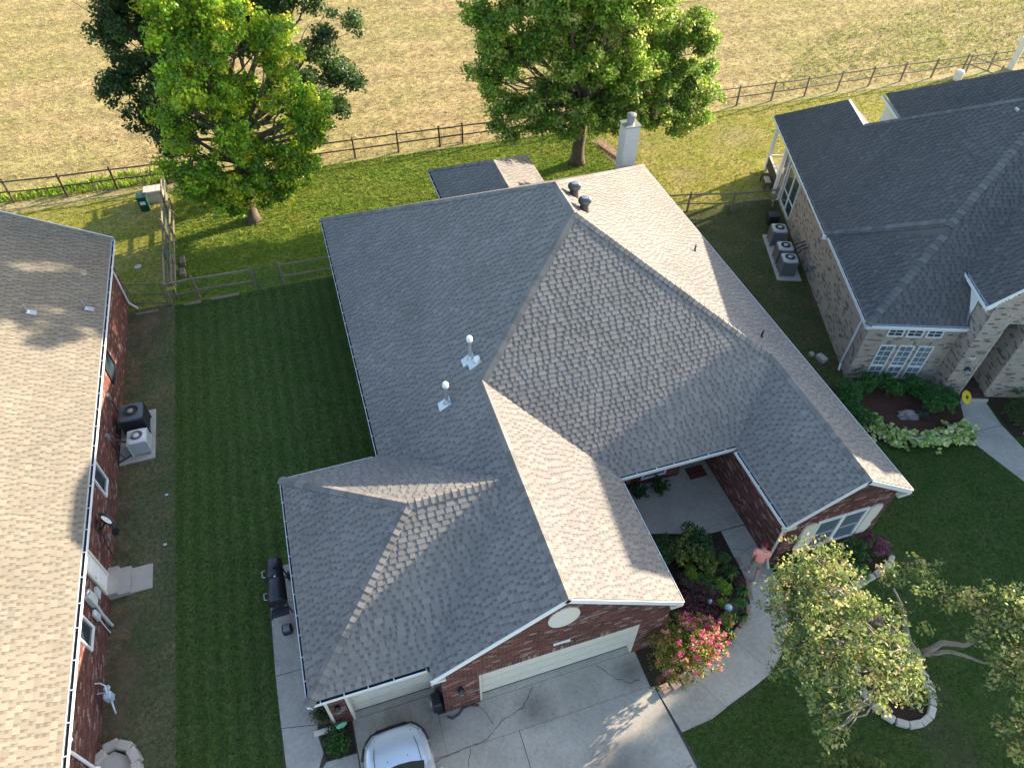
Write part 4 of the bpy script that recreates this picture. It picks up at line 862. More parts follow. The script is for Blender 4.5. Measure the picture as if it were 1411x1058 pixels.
sheet('corner_bed',[(-2.98,7.6),(-2.5,7.62),(-2.1,7.6),(-2.1,6.75),(-2.9,6.78)],.03,M_mulch); sheet('neighbour_bed',[(18.1,14.4),(17.7,12.9),(18.4,11.6),(19.6,10.9),(21.8,10.5),(22.7,12.2),(21.9,12.7),(19.4,14.6)],.024,mat('mulch_red',(.085,.04,.028),rough=1,nscale=22,namt=.5,bscale=45,bstr=1,bdist=.05)); sheet('box_bed',[(23.5,10.2),(26.5,9.4),(26.5,12.4),(23.8,12.1)],.024,M_mulch)
def stone_row(name,label,pts,size=(.17,.10,.16)):
    t=thing(name,label,'stone border',(pts[0][0],pts[0][1],0)); me=MB().rbox((-size[0],-size[1],0),(size[0],size[1],size[2]),.02).mesh('stone_block'); me.materials.append(M_stone)
    for x,y,a in pts:
        o=bpy.data.objects.new('stone_block',me); COL.objects.link(o); o.parent=t; o.location=(x-pts[0][0],y-pts[0][1],0); o.rotation_euler=(random.uniform(-.03,.03),random.uniform(-.03,.03),a+random.uniform(-.08,.08)); o.scale=(random.uniform(.9,1.05),random.uniform(.88,1.08),random.uniform(.9,1.1))
stone_row('stone_border','oval ring of pale stone blocks around the front yard tree',[(13.1+.98*math.cos(a),3.85+1.15*math.sin(a),math.atan2(1.15*math.cos(a),-.98*math.sin(a))) for a in np.linspace(0,2*math.pi,19)[:-1]])
wb=[(12.05,7.25),(12.7,6.93),(13.4,6.78),(14.1,6.83),(14.66,6.92),(15.15,7.02),(15.5,7.14),(15.72,7.35)]; wbp=[]
for a,b in zip(wb[:-1],wb[1:]):
    L=math.dist(a,b); n=max(1,round(L/.36))
    for k in range(n): wbp.append((a[0]+(b[0]-a[0])*(k+.5)/n,a[1]+(b[1]-a[1])*(k+.5)/n,math.atan2(b[1]-a[1],b[0]-a[0])))
stone_row('stone_border','curved pale stone border in front of the shuttered window bed',wbp)
lc=thing('corner_curb','white L shaped curb wall at the single garage corner','curb',(-2.5,7.5,0))
MB().rbox((-.62,-.02,0),(.02,.10,.16),.015).build('curb_arm',M_cream,lc); MB().box((-.06,.10,0),(.02,.13,2.0)).build('corner_trim',M_cream,lc)

# ================================================================== FENCES
def fence(label,posts,h=1.2,rails=(.58,1.1),M=M_wood_d,wire=False,rr=.055,tops=True):
    t=thing('rail_fence',label,'fence',(posts[0][0],posts[0][1],0)); ox,oy=posts[0][:2]
    pm=MB().tube([(0,0,0),(0,0,h*.5),(.0,0,h+.06)],[rr*1.15,rr*1.1,rr],8).mesh('post'); pm.materials.append(M)
    for p in posts:
        o=bpy.data.objects.new('post',pm); COL.objects.link(o); o.parent=t; o.location=(p[0]-ox,p[1]-oy,0); o.rotation_euler=(random.uniform(-.03,.03),random.uniform(-.03,.03),random.uniform(0,3))
    for a,b in zip(posts[:-1],posts[1:]):
        L=math.dist(a[:2],b[:2])
        if L>4.5: continue
        an=math.atan2(b[1]-a[1],b[0]-a[0])
        for z in rails:
            r=MB().tube([(-.06,0,0),(L*.5,random.uniform(-.01,.01),random.uniform(-.02,.01)),(L+.06,0,0)],[.036,.042,.036],6).build('rail',M,t); r.location=(a[0]-ox,a[1]-oy+.0,z+random.uniform(-.015,.015)); r.rotation_euler=(0,0,an)
        if wire:
            wm=MB()
            for k in range(int(L/.1)): wm.tube([(k*.1,.05,.05),(k*.1,.05,h-.08)],.0035,3,cap=False)
            for k in range(9): wm.tube([(0,.05,.06+k*.125),(L,.05,.06+k*.125)],.0035,3,cap=False)
            x=wm.build('wire_mesh',M_wire,t); tag(x,kind='stuff'); x.location=(a[0]-ox,a[1]-oy,0); x.rotation_euler=(0,0,an)
    return t
fence('dark rail fence between the field and the left neighbour lot',[(-19.6,38.6),(-17.1,38.45),(-14.66,38.34),(-12.08,38.11),(-9.6,38.03),(-7.1,37.9)],1.3,(.62,1.2))
fence('dark rail fence along the back yard behind the two big trees',[(-6.9,37.88),(-4.45,37.78),(-2.0,37.72),(.5,37.66),(2.95,37.59),(5.42,37.53),(7.83,37.45),(9.17,37.41),(11.6,37.34),(14.1,37.27),(16.6,37.2),(19.1,37.12),(21.6,37.05),(24.2,36.99)],1.2,(.55,1.1),rr=.05)
fence('weathered rail fence behind the tan brick house',[(24.49,36.98),(26.85,36.91),(29.3,36.86),(31.7,36.79),(34.18,36.85),(36.59,36.83),(39.04,36.79),(41.43,36.67),(43.89,36.67),(45.96,36.46),(48.07,36.48),(50.5,36.3),(53,36.2)],1.25,(.58,1.15),M_wood)
fence('slanting rail fence running back from the post by the tan house',[(44.2,36.6),(44.8,34.6),(45.4,32.6)],1.2,(.58,1.12),M_wood)
fence('double rail fence with wire dividing the back yard from the left lot',[(-7.1,37.2),(-7.06,35.0),(-7.0,32.6),(-6.95,30.2),(-6.86,27.7)],1.15,(.55,1.08),M_wood,wire=True)
fence('inner row of old rails beside the back yard grass',[(-6.72,34.6),(-6.70,32.3),(-6.66,30.0),(-6.62,27.8)],1.0,(.35,.95),M_wood)
fence('weathered side fence with wire between left gate and wire gate',[(-6.85,27.5),(-5.68,27.6),(-3.2,27.49)],1.22,(.5,1.15),M_wood,wire=True)
fence('weathered side fence joining the wire gate to the brick house',[(-1.97,27.47),(.45,27.4)],1.22,(.5,1.15),M_wood,wire=True)
fence('short rail fence between the brick house and the tan house',[(16.1,27.75),(18.46,27.32),(20.71,26.73),(22.95,26.4)],1.1,(.5,1.02),M_wood,wire=True)
def gate(label,a,b,h=1.1):
    t=thing('wire_gate',label,'gate',(a[0],a[1],0),math.atan2(b[1]-a[1],b[0]-a[0])); L=math.dist(a,b)
    MB().tube([(.03,0,.08),(L-.03,0,.08),(L-.03,0,h),(.03,0,h),(.03,0,.08)],.02,6).tube([(.03,0,h*.5),(L-.03,0,h*.5)],.014,6).build('gate_frame',M_wire,t)
    wm=MB()
    for k in range(int(L/.09)): wm.tube([(.05+k*.09,0,.1),(.05+k*.09,0,h)],.003,3,cap=False)
    for k in range(10): wm.tube([(.03,0,.12+k*.1),(L-.03,0,.12+k*.1)],.003,3,cap=False)
    tag(wm.build('wire_mesh',M_wire,t),kind='stuff')
gate('green wire gate in the side fence between two wooden posts',(-3.12,27.49),(-2.05,27.47)); gate('green wire gate next to the downspout of the left house',(-8.5,28.0),(-7.0,27.6),1.15); gate('black framed wire gate in the rear fence to the field',(7.9,37.45),(9.1,37.41),1.1)
ys=thing('fence_sign','small yellow sign with dark lettering strokes on the side fence rail','sign',(-6.62,27.5,.92))
MB().box((-.17,-.03,-.07),(.17,-.015,.07)).build('sign_board',mat('sign_yellow',(.62,.55,.06)),ys)
sb=MB()
for k,x in enumerate((-.12,-.07,-.02,.03,.08,.12)): sb.box((x-.012,-.033,.01),(x+.012,-.0305,.045)); 
sb.box((-.1,-.033,-.045),(.09,-.0305,-.025)).build('sign_mark',M_dark,ys)
for i,(x,y,l,a,lb) in enumerate(((-6.0,27.3,.7,.05,'loose pale timber lying along the side fence near the corner post'),(-7.9,27.25,.9,.1,'loose board lying flat in front of the left gate'),(-4.6,27.35,1.2,.08,'longest loose board lying below the side fence wire'))):
    tag(MB().box((-l/2,-.07,0),(l/2,.07,.07)).build('timber',M_wood),lb,'timber').location=(x,y,.012)
    bpy.data.objects[-1] if False else None
for i,(y,lb) in enumerate(((30.4,'pale wooden stump block leaning by the inner fence farther end'),(29.5,'pale wooden stump block by the inner fence nearer end'))):
    b=tag(MB().rbox((-.12,-.25,0),(.12,.25,.3),.03).build('wood_block',M_wood),lb,'block'); b.location=(-6.36,y,.0)
wp=thing('white_post','tall pale round topped post by the rear fence','post',(47.7,36.3,0)); MB().lathe([(.22,0),(.22,1.75),(.30,1.78),(.30,2.0),(.2,2.08),(0,2.1)],n=14).build('post_body',M_cream,wp)
wp2=thing('white_post','short pale capped post in front of the rear fence','post',(42.9,35.9,0)); MB().lathe([(.26,0),(.26,.45),(.3,.5),(.22,.62),(0,.66)],n=14).build('post_body',M_cream,wp2)
ut=thing('utility_box','dark green utility cabinet with a white label beside the beige box','utility box',(-8.15,35.7,0))
MB().rbox((-.22,-.2,0),(.22,.25,.72),.03).build('cabinet',mat('utility_green',(.015,.06,.04),rough=.45),ut); MB().box((-.13,-.212,.38),(.13,-.202,.56)).build('label_plate',M_white,ut); MB().rbox((-.25,-.23,.72),(.25,.28,.8),.02).build('lid',mat('utility_green',None),ut)
ub=thing('transformer_box','beige utility transformer box beside the corner of the wire fence','utility box',(-7.62,36.45,0))
MB().rbox((-.48,-.3,.08),(.42,.32,.62),.05).build('cabinet',mat('utility_beige',(.60,.50,.40),rough=.6,nscale=5,namt=.1),ub); MB().box((-.55,-.38,0),(.5,.4,.08)).build('pad',M_conc,ub); MB().rbox((-.50,-.33,.6),(.44,.34,.68),.03).build('lid',mat('utility_beige',None),ub)
tag(MB().lathe([(.17,0),(.17,.03),(0,.035)],(-8.4,30.8,.01),14).build('valve_lid',M_conc),'round grey valve lid flush in the grass','valve lid')

# ================================================================== CONDENSERS
def condenser(label,sz,h,Mb,Mt,Mfan,loc,rz,group,hub=None):
    t=thing('condenser',label,'air conditioner',loc,rz,group); s_=sz/2
    MB().rbox((-s_+.02,-s_+.02,.05),(s_-.02,s_-.02,h-.06),.05).build('core',M_dark,t)
    lv=MB()
    for k in range(26):
        p=-s_+.05+k*(sz-.1)/25
        for q in (-s_,s_): lv.box((p-.008,q-.012,.07),(p+.008,q+.012,h-.07)); lv.box((q-.012,p-.008,.07),(q+.012,p+.008,h-.07))
    for z in np.arange(.12,h-.08,.09): lv.box((-s_,-s_,z),(s_,-s_+.02,z+.014)).box((-s_,s_-.02,z),(s_,s_,z+.014)).box((-s_,-s_+.02,z),(-s_+.02,s_-.02,z+.014)).box((s_-.02,-s_+.02,z),(s_,s_-.02,z+.014))
    lv.build('louvers',Mb,t)
    for a in (-1,1):
        for b in (-1,1): MB().box((a*s_-.03,b*s_-.03,.0),(a*s_+.03,b*s_+.03,h-.05)).build('corner_post',Mb,t)
    # top with a round opening
    n=32; r0=s_*.72; tp=MB(); sq=[]
    for k in range(n):
        a=2*math.pi*(k+.5)/n; c,s2=math.cos(a),math.sin(a); m_=max(abs(c),abs(s2)); q=(s_+.02)*.5*((1/m_)+min(1/m_,1.22)); sq.append((c*q,s2*q))
    ci=[(r0*math.cos(2*math.pi*(k+.5)/n),r0*math.sin(2*math.pi*(k+.5)/n)) for k in range(n)]
    tp.add([(x,y,h-.02) for x,y in sq]+[(x,y,h+.03) for x,y in ci]+[(x,y,h-.10) for x,y in sq]+[(x,y,h-.16) for x,y in ci],[(i,(i+1)%n,n+(i+1)%n,n+i) for i in range(n)]+[(2*n+i,2*n+(i+1)%n,(i+1)%n,i) for i in range(n)]+[(n+i,n+(i+1)%n,3*n+(i+1)%n,3*n+i) for i in range(n)])
    tp.build('top_panel',Mt,t)
    gd=MB()
    for k in range(5):
        rr=r0*(k+1)/5.2; gd.tube([(rr*math.cos(a),rr*math.sin(a),h+.03) for a in np.linspace(0,2*math.pi,25)],.006,4,cap=False)
    for k in range(6): a=math.pi*k/6; gd.tube([(-r0*math.cos(a),-r0*math.sin(a),h+.03),(r0*math.cos(a),r0*math.sin(a),h+.03)],.006,4)
    gd.build('fan_guard',Mfan,t)
    for k in range(3):
        a=2*math.pi*k/3; c,s2=math.cos(a),math.sin(a); MB().add([(.06*c,.06*s2,h-.1),(r0*.9*math.cos(a-.35),r0*.9*math.sin(a-.35),h-.14),(r0*.9*math.cos(a+.35),r0*.9*math.sin(a+.35),h-.06)],[(0,1,2)]).build('fan_blade',M_grey,t)
    MB().lathe([(.10,-.02),(.10,.05),(.06,.065),(0,.07)],(0,0,h),14).build('fan_hub',hub or Mt,t)
    return t
M_ac=mat('ac_grey',(.20,.205,.20),rough=.55,metal=.2); M_act=mat('ac_light',(.42,.42,.40),rough=.5); M_acw=mat('ac_white',(.55,.57,.57),rough=.5); M_acb=mat('ac_black',(.035,.045,.05),rough=.5); M_acbt=mat('ac_blacktop',(.08,.10,.11),rough=.5)
gA='condensers beside the left brick house'; gB='condensers beside the tan brick house'
condenser('large black condenser on the concrete pad by the left brick wall',.78,.92,M_acb,M_acbt,M_black,(-8.02,20.5,.06),0,gA,M_grey)
condenser('small white condenser in front of the black one on the left pad',.62,.72,M_acw,M_acw,M_grey,(-7.86,19.42,.06),0,gA)
tag(MB().rbox((-8.68,18.84,0),(-7.46,21.3,.06),.012).build('condenser_pad',M_conc2),'concrete pad under the black and white condensers','concrete pad')
l0=tag(MB().tube([(-8.7,20.45,.5),(-8.45,20.4,.45),(-8.3,20.35,.4)],.03,8).tube([(-8.7,19.5,.9),(-8.4,19.45,.6),(-8.1,19.4,.5)],.028,8).tube([(-8.7,18.9,.12),(-8.4,19.05,.12),(-8.1,19.2,.14)],.026,8).build('coolant_pipe',M_black),'black insulated coolant pipes between left wall and condensers','pipe')
pr0=condenser('grey condenser farthest from the street beside the tan brick wall',.64,.86,M_ac,M_act,M_black,(21.38,23.62,.06),RZ,gB)
for (x,y),lb in (((20.86,22.28),'middle grey condenser of three beside the tan brick wall'),((20.55,21.42),'grey condenser nearest the downspout end of the tan brick wall')): dup(pr0,(x,y,.06),RZ,lb)
pad=tag(MB().rbox((-1.46,6.1,0),(-.34,9.66,.06),.012).build('condenser_pad',M_conc2),'long concrete pad under the three grey condensers','concrete pad'); pad.location=W0; pad.rotation_euler=(0,0,RZ)
cp=MB()
for k in range(3): cp.tube([(-.02,7.9-k*.25,1.0),(-.2,8.0-k*.25,.8),(-.5,8.2-k*.4,.45)],.03,8)
cp=tag(cp.build('coolant_pipe',M_black),'black coolant pipes from tan wall to three condensers','pipe'); cp.location=W0; cp.rotation_euler=(0,0,RZ)
db=thing('disconnect_box','grey disconnect box with looping cable on the tan brick wall','switch box',tuple(np.array(W0)+(-.03*math.cos(RZ)-6.3*math.sin(RZ),-.03*math.sin(RZ)+6.3*math.cos(RZ),.55)),RZ)
MB().rbox((-.11,-.11,0),(0,.11,.32),.02).build('box_body',M_galv,db); MB().tube([(-.05,.02,0),(-.1,.08,-.2),(-.25,.3,-.3),(-.35,.6,-.25)],.018,6).build('cable',M_black,db)
bx=tag(MB().rbox((-.28,-.26,0),(.28,.26,.55),.04).build('storage_box',M_black),'black storage box behind the farthest grey condenser','box'); bx.location=(22.15,25.15,0); bx.rotation_euler=(0,0,RZ)
gb_=tag(MB().rbox((-.15,-.2,0),(.15,.2,.35),.05).build('ground_vault',mat('utility_green',None)),'small green utility cover between black box and condenser','utility cover'); gb_.location=(22.2,24.5,0)
sbk=tag(MB().rbox((-.14,-.22,0),(.14,.22,.2),.02).build('splash_block',M_stone),'pale block at the foot of the tan house downspout','block'); sbk.location=(18.85,15.95,0); sbk.rotation_euler=(0,0,.2)
sbk=tag(MB().rbox((-.1,-.1,0),(.1,.1,.15),.02).build('paving_block',M_stone),'small pale block beside the larger block by the tan house','block'); sbk.location=(18.6,16.3,0)

# ================================================================== SMOKER, CAR, SMALL YARD THINGS
sm=thing('smoker','black barrel smoker grill on the side path by the garage wall','grill',(-3.56,11.85,0))
def barrel(y0,y1,r,cz,nm):
    b=MB(); n=22; prof=[(y0,r*.9),(y0+.03,r),(y1-.03,r),(y1,r*.9)]; vs=[];fs=[]
    for y,q in prof:
        for k in range(n): a=2*math.pi*k/n; vs.append((q*math.cos(a),y,cz+q*math.sin(a)))
    for i in range(3):
        for k in range(n): fs.append((i*n+k,(i+1)*n+k,(i+1)*n+(k+1)%n,i*n+(k+1)%n))
    fs+=[tuple(range(n)),tuple(range(4*n-1,3*n-1,-1))]
    return b.add(vs,fs).build(nm,mat('smoker_steel',(.022,.024,.03),rough=.38,spec=.6,nscale=8,namt=.3),sm,True)
barrel(-.62,.18,.29,.98,'cooking_barrel'); barrel(.18,.86,.26,.96,'fire_barrel')
MB().tube([(-.27,.17,.98)]+[(.305*math.cos(a),.17,.98+.305*math.sin(a)) for a in np.linspace(math.pi,0,10)],.012,6).build('barrel_band',M_black,sm)
MB().box((-.22,-.95,.78),(.28,-.66,.81)).tube([(-.22,-.66,.8),(-.24,-1.0,.8)],.02,6).build('front_shelf',M_black,sm)
for y in (-.32,.45): MB().tube([(-.28,y-.11,1.02),(-.36,y-.1,1.04),(-.36,y+.1,1.04),(-.28,y+.11,1.02)],.014,6).build('lid_handle',M_galv,sm)
MB().lathe([(.05,0),(.05,.12),(.065,.13),(0,.15)],(.05,.48,1.2),10).build('smoke_stack',M_black,sm); MB().lathe([(.03,0),(.03,.05),(0,.06)],(.05,.12,1.26),8).build('gauge',M_galv,sm)
for x in (-.24,.24):
    for y in (-.5,.7): MB().tube([(x*.8,y,.8),(x,y,0)],.022,6).build('leg',M_black,sm)
for x in (-.27,.27): MB().lathe([(.13,-.03),(.15,-.02),(.15,.02),(.13,.03)],n=16).build('wheel',M_black,sm).matrix_basis=Matrix.Translation((x,.7,.15))@Matrix.Rotation(R(90),4,'Y')
MB().tube([(.25,.3,.9),(.5,.1,.7),(.55,-.1,.0)],.02,6).build('side_brace',M_black,sm)
ac=tag(MB().rbox((-.14,-.14,.0),(.14,.14,.20),.03).build('ash_bucket',M_black),'small black square bucket on the side path below the smoker','bucket'); ac.location=(-3.52,10.78,.03)
MB().rbox((-.1,-.1,.2),(.1,.1,.215),.01).build('bucket_inside',M_grey,ac)
bx=tag(MB().box((-.25,-1.1,0),(.0,.9,.9)).build('storage_cabinet',mat('maroon_wood',(.07,.02,.022),rough=.7)),'narrow dark maroon cabinet between smoker and garage wall','cabinet'); bx.location=(-2.62,11.9,.03)
# --- car
car=thing('parked_car','silver car parked facing the single garage door','car',(-1.0,4.55,.02),R(90)+R(1.0))
M_car=mat('car_silver',(.70,.77,.83),rough=.30,metal=.45,spec=.6,coat=.7); M_tyre=mat('tyre_rubber',(.02,.02,.02),rough=.85); M_cg=mat('car_glass',(.012,.016,.02),rough=.04,spec=.9); M_trim=mat('car_trim',(.03,.034,.04),rough=.45)
def car_profile():
    # x along car (front = +2.35), rows across y
    XS=[-2.35,-2.25,-2.0,-1.6,-1.2,-.6,0,.6,.9,1.1,1.4,1.7,1.95,2.12,2.26,2.33]
    hoodz={-2.35:.62,-2.25:.82,-2.0:.98,-1.6:1.02,-1.2:1.0,-.6:.98,0:.97,.6:.97,.9:.98,1.1:.975,1.4:.95,1.7:.91,1.95:.86,2.12:.80,2.26:.70,2.33:.58}
    hw={-2.35:.62,-2.25:.76,-2.0:.84,-1.6:.88,-1.2:.89,-.6:.9,0:.9,.6:.9,.9:.9,1.1:.9,1.4:.89,1.7:.87,1.95:.82,2.12:.74,2.26:.62,2.33:.50}
    return XS,hoodz,hw
XS,HZ,HW=car_profile()
b=MB(); rows=[]
for x in XS:
    w_=HW[x]; z=HZ[x]; zb_=.24 if abs(x)<2.2 else .30
    prof=[(-w_*.94,zb_),(-w_,.38),(-w_*1.0,z-.26),(-w_*.965,z-.12),(-w_*.86,z-.03),(-w_*.6,z+.005),(-w_*.3,z+.03),(0,z+.035),(w_*.3,z+.03),(w_*.6,z+.005),(w_*.86,z-.03),(w_*.965,z-.12),(w_,z-.26),(w_,.38),(w_*.94,zb_)]
    rows.append([(x,y,max(zz,zb_)) for y,zz in prof])
nn=len(rows[0]); vs=[p for r in rows for p in r]; fs=[]
for i in range(len(rows)-1):
    for k in range(nn-1): fs.append((i*nn+k,(i+1)*nn+k,(i+1)*nn+k+1,i*nn+k+1))
fs+=[tuple(range(nn)),tuple(range(len(vs)-1,len(vs)-nn-1,-1))]
body=b.add(vs,fs).build('body',M_car,car,True)
mod=body.modifiers.new('s','SUBSURF'); mod.levels=1; mod.render_levels=2
# greenhouse
g=MB(); st_=[(-1.75,1.0,.62,.74),(-1.35,1.28,.58,.70),(-.8,1.43,.56,.70),(-.1,1.46,.56,.70),(.35,1.40,.56,.70),(.75,1.18,.60,.72),(1.12,.965,.66,.78)]
vs=[];fs=[]
for x,z,wt,wb2 in st_: vs+=[(x,-wb2-.06,.96),(x,-wt,z-.02),(x,-wt*.6,z+.02),(x,0,z+.03),(x,wt*.6,z+.02),(x,wt,z-.02),(x,wb2+.06,.96)]
for i in range(len(st_)-1):
    for k in range(6): fs.append((i*7+k,(i+1)*7+k,(i+1)*7+k+1,i*7+k+1))
roofm=g.add(vs,fs).build('roof_shell',M_car,car,True)
ws=MB(); zf=[(1.115,.985,.0),(.42,1.415,.0)]
a0=[(1.16,-.66,.965),(1.235,-.33,.98),(1.26,0,.985),(1.235,.33,.98),(1.16,.66,.965)]; a1=[(.42,-.53,1.40),(.46,-.27,1.43),(.47,0,1.44),(.46,.27,1.43),(.42,.53,1.40)]
ws.add([(x+.012,y,z+.012) for x,y,z in a0]+[(x+.012,y,z+.012) for x,y,z in a1],[(i,i+1,6+i,5+i) for i in range(4)]).build('windshield',M_cg,car,True)
MB().add([(-1.72,-.6,1.04),(-1.72,.6,1.04),(-1.1,.5,1.40),(-1.1,-.5,1.40)],[(3,2,1,0)]).build('rear_window',M_cg,car)
for sg in (-1,1):
    MB().add([(-1.3,sg*.735,1.02),(.85,sg*.755,1.02),(.3,sg*.60,1.36),(-1.0,sg*.60,1.36)],[(0,1,2,3) if sg<0 else (3,2,1,0)]).build('side_window',M_cg,car)
    MB().rbox((.72,sg*1.0-.09,.92),(.86,sg*1.0+.09,1.05),.03).build('mirror',M_car,car)
    hl=MB().add([(2.02,sg*.80,.70),(2.29,sg*.52,.62),(2.25,sg*.46,.72),(1.98,sg*.70,.84)],[(0,1,2,3) if sg>0 else (3,2,1,0)]).build('headlight',mat('lamp_lens',(.5,.53,.55),rough=.08,spec=.9),car)
    MB().tube([(1.17,sg*.35-.1,1.0),(1.1,sg*.35+.32,1.03)],.011,6).build('wiper',M_trim,car)
    for x in (-1.4,1.42):
        wl_=MB().lathe([(.0,-.10),(.20,-.10),(.30,-.09),(.325,-.06),(.325,.06),(.30,.09),(0,.09)],n=22).build('wheel',M_tyre,car); wl_.matrix_basis=Matrix.Translation((x,sg*.80,.325))@Matrix.Rotation(R(90),4,'X')
        MB().lathe([(.0,-.115),(.19,-.11),(.2,-.1),(.2,.1),(.19,.11),(0,.115)],n=14).build('rim',M_galv,wl_)
    MB().tube([(1.12,sg*.60,.985),(1.6,sg*.58,.945),(2.1,sg*.48,.80)],.008,6).build('hood_seam',M_trim,car)
fp=[(2.30,-.50,.50),(2.16,-.70,.62),(1.9,-.855,.70)]; 
MB().tube([(1.75,-.89,.60),(2.02,-.80,.585),(2.18,-.69,.57),(2.30,-.55,.56),(2.355,-.3,.555),(2.37,0,.555),(2.355,.3,.555),(2.30,.55,.56),(2.18,.69,.57),(2.02,.80,.585),(1.75,.89,.60)],.05,8).build('bumper',M_trim,car,True)
MB().obox((2.345,0,.66),(0,1,0),(0,0,1),(1,0,0),.42,.045,.012).build('grille',M_trim,car)
for y in (-.28,.25): MB().lathe([(.016,0),(.012,.012),(0,.014)],(1.42,y,.985),8).build('washer_jet',M_trim,car)
# --- small items by the front
gs=thing('yard_sign','green oval security sign on a stake by the garage corner','sign',(-2.31,7.36,0),.2)
sg_=[(.16*math.cos(a),.15*math.sin(a)) for a in np.linspace(0,2*math.pi,9)[:-1]+.39]
tb=MB(); n=8
tb.add([(x,-.012,.62+z) for x,z in sg_]+[(x,.012,.62+z) for x,z in sg_],[tuple(range(n)),tuple(range(2*n-1,n-1,-1))]+[(i,n+i,n+(i+1)%n,(i+1)%n) for i in range(n)]).build('sign_board',mat('sign_green',(.01,.42,.20),rough=.4),gs)
MB().tube([(x*.82,-.016,.62+z*.82) for x,z in sg_+[sg_[0]]],.005,4,cap=False).box((-.08,-.018,.605),(-.04,-.014,.645)).box((-.02,-.018,.605),(.02,-.014,.645)).box((.04,-.018,.605),(.08,-.014,.645)).build('sign_mark',M_white,gs); MB().box((-.012,-.01,0),(.012,.01,.5)).build('stake',M_galv,gs)
hz=tag(MB().tube([(1.42,6.92,.05),(1.2,7.0,.045),(.98,6.98,.05),(.8,6.85,.045),(.62,6.80,.045),(.5,6.9,.045)],.035,8).build('drain_hose',M_dark),'dark drain hose lying at the foot of the brick pier','hose')
sp=thing('hose_reel','dark hose reel box tucked in the corner beside the brick pier','hose reel',(.30,7.28,.02)); MB().rbox((-.14,-.2,0),(.14,.2,.55),.04).build('reel_case',M_black,sp); MB().lathe([(.13,-.1),(.13,.1)],n=14).build('reel_drum',M_grey,sp).matrix_basis=Matrix.Translation((-.1,0,.38))@Matrix.Rotation(R(90),4,'Y')
mt=thing('door_mat','red patterned door mat on the shaded entry patio','mat',(11.14,12.35,.037))
MB().box((-.33,-.24,0),(.33,.24,.012)).build('mat_base',mat('mat_dark',(.05,.02,.022)),mt); MB().box((-.29,-.2,.012),(.29,.2,.016)).build('mat_face',mat('mat_red',(.17,.05,.05),nscale=18,namt=.5),mt)
mm=MB()
for k in range(7): mm.obox((-.2+k*.068,.02*math.sin(k*2),.0175),(.8,.6,0),(-.6,.8,0),(0,0,1),.07,.012,.001)
mm.build('mat_figure',mat('mat_black',(.03,.012,.014)),mt)
def ball(lb,x,y,r):
    t=thing('garden_ornament',lb,'ornament',(x,y,.04)); MB().lathe([(r*.5,0),(r*.3,.08),(r*.25,.1)],n=10).build('stand',M_grey,t); MB().lathe([(.01,.1)]+[(r*math.sin(a),.1+r-r*math.cos(a)) for a in np.linspace(.3,3.0,8)],n=14).build('globe',mat('pale_ceramic',(.45,.58,.66),rough=.3,spec=.6),t,True)
ball('smaller pale blue globe ornament among dark red plants',9.15,7.67,.09); ball('larger pale blue globe ornament by the lime shrub',9.57,7.30,.13)
yd=thing('garden_spinner','yellow sunflower disc on a stake beside the neighbour walk','ornament',(22.45,12.0,0))
yb=MB().lathe([(0,-.008),(.24,-.005),(.27,.0),(.25,.01),(0,.012)],n=16).build('flower_disc',mat('sunflower',(.62,.46,.03)),yd); yb.location=(0,0,.7); yb.rotation_euler=(.7,.25,0)
ybc=MB().lathe([(.08,.012),(.06,.03),(0,.035)],n=12).build('flower_centre',mat('brown_eye',(.10,.05,.015)),yb); MB().tube([(0,0,0),(0,0,.7)],.012,6).build('stake',M_wire,yd)
rk=MB(); 
vs=[];fs=[]
for i in range(7):
    for k in range(11):
        a=2*math.pi*k/11; ph=i/6*math.pi/2; r=1+.22*math.sin(k*2.1+i*1.3)+.1*math.cos(k*3+i); vs.append((.38*r*math.cos(ph)*math.cos(a),.24*r*math.cos(ph)*math.sin(a),.30*math.sin(ph)))
for i in range(6):
    for k in range(11): fs.append((i*11+k,i*11+(k+1)%11,(i+1)*11+(k+1)%11,(i+1)*11+k))
rk=tag(rk.add(vs,fs).build('garden_rock',mat('rock_grey',(.24,.21,.20),rough=.9,nscale=5,namt=.35,bscale=20,bstr=.8)),'rough pinkish grey boulder in the tan house front bed','rock'); rk.location=(20.25,12.28,.02); rk.rotation_euler=(0,0,-.4)
tag(MB().rbox((23.9,10.05,0),(24.9,10.25,.1),.03).build('edging_stone',M_conc2),'low grey edging stone below the boxwood hedge','stone')

# ================================================================== PLANTS
def leaves(centers,rad,per,size,pal,up=.35,aspect=.62,flat=0):
    """quads of leaf size scattered round clump centres"""
    C=np.repeat(np.asarray(centers,float),per,0); n=len(C)
    d=RNG.normal(0,1,(n,3)); d/=np.linalg.norm(d,axis=1)[:,None]
    P=C+d*(rad*RNG.uniform(0,1,n)**.45)[:,None]*np.array((1,1,.75))
    nr=d*.6+RNG.normal(0,.55,(n,3))+np.array((0,0,up)); nr/=np.linalg.norm(nr,axis=1)[:,None]
    t=np.cross(nr,RNG.normal(0,1,(n,3))); t/=np.linalg.norm(t,axis=1)[:,None]+1e-9; b=np.cross(nr,t)
    s_=size*RNG.uniform(.65,1.35,n)[:,None]
    V=np.stack([P-t*s_*.5,P-b*s_*aspect*.5+nr*s_*.06,P+t*s_*.5,P+b*s_*aspect*.5+nr*s_*.06],1)
    pal=np.asarray(pal); ci=RNG.integers(0,len(pal),len(centers)); base=np.repeat(pal[ci],per,0)*np.repeat(RNG.uniform(.8,1.2,len(centers)),per)[:,None]
    c=base*RNG.uniform(.72,1.28,n)[:,None]
    return V.reshape(-1,3),c
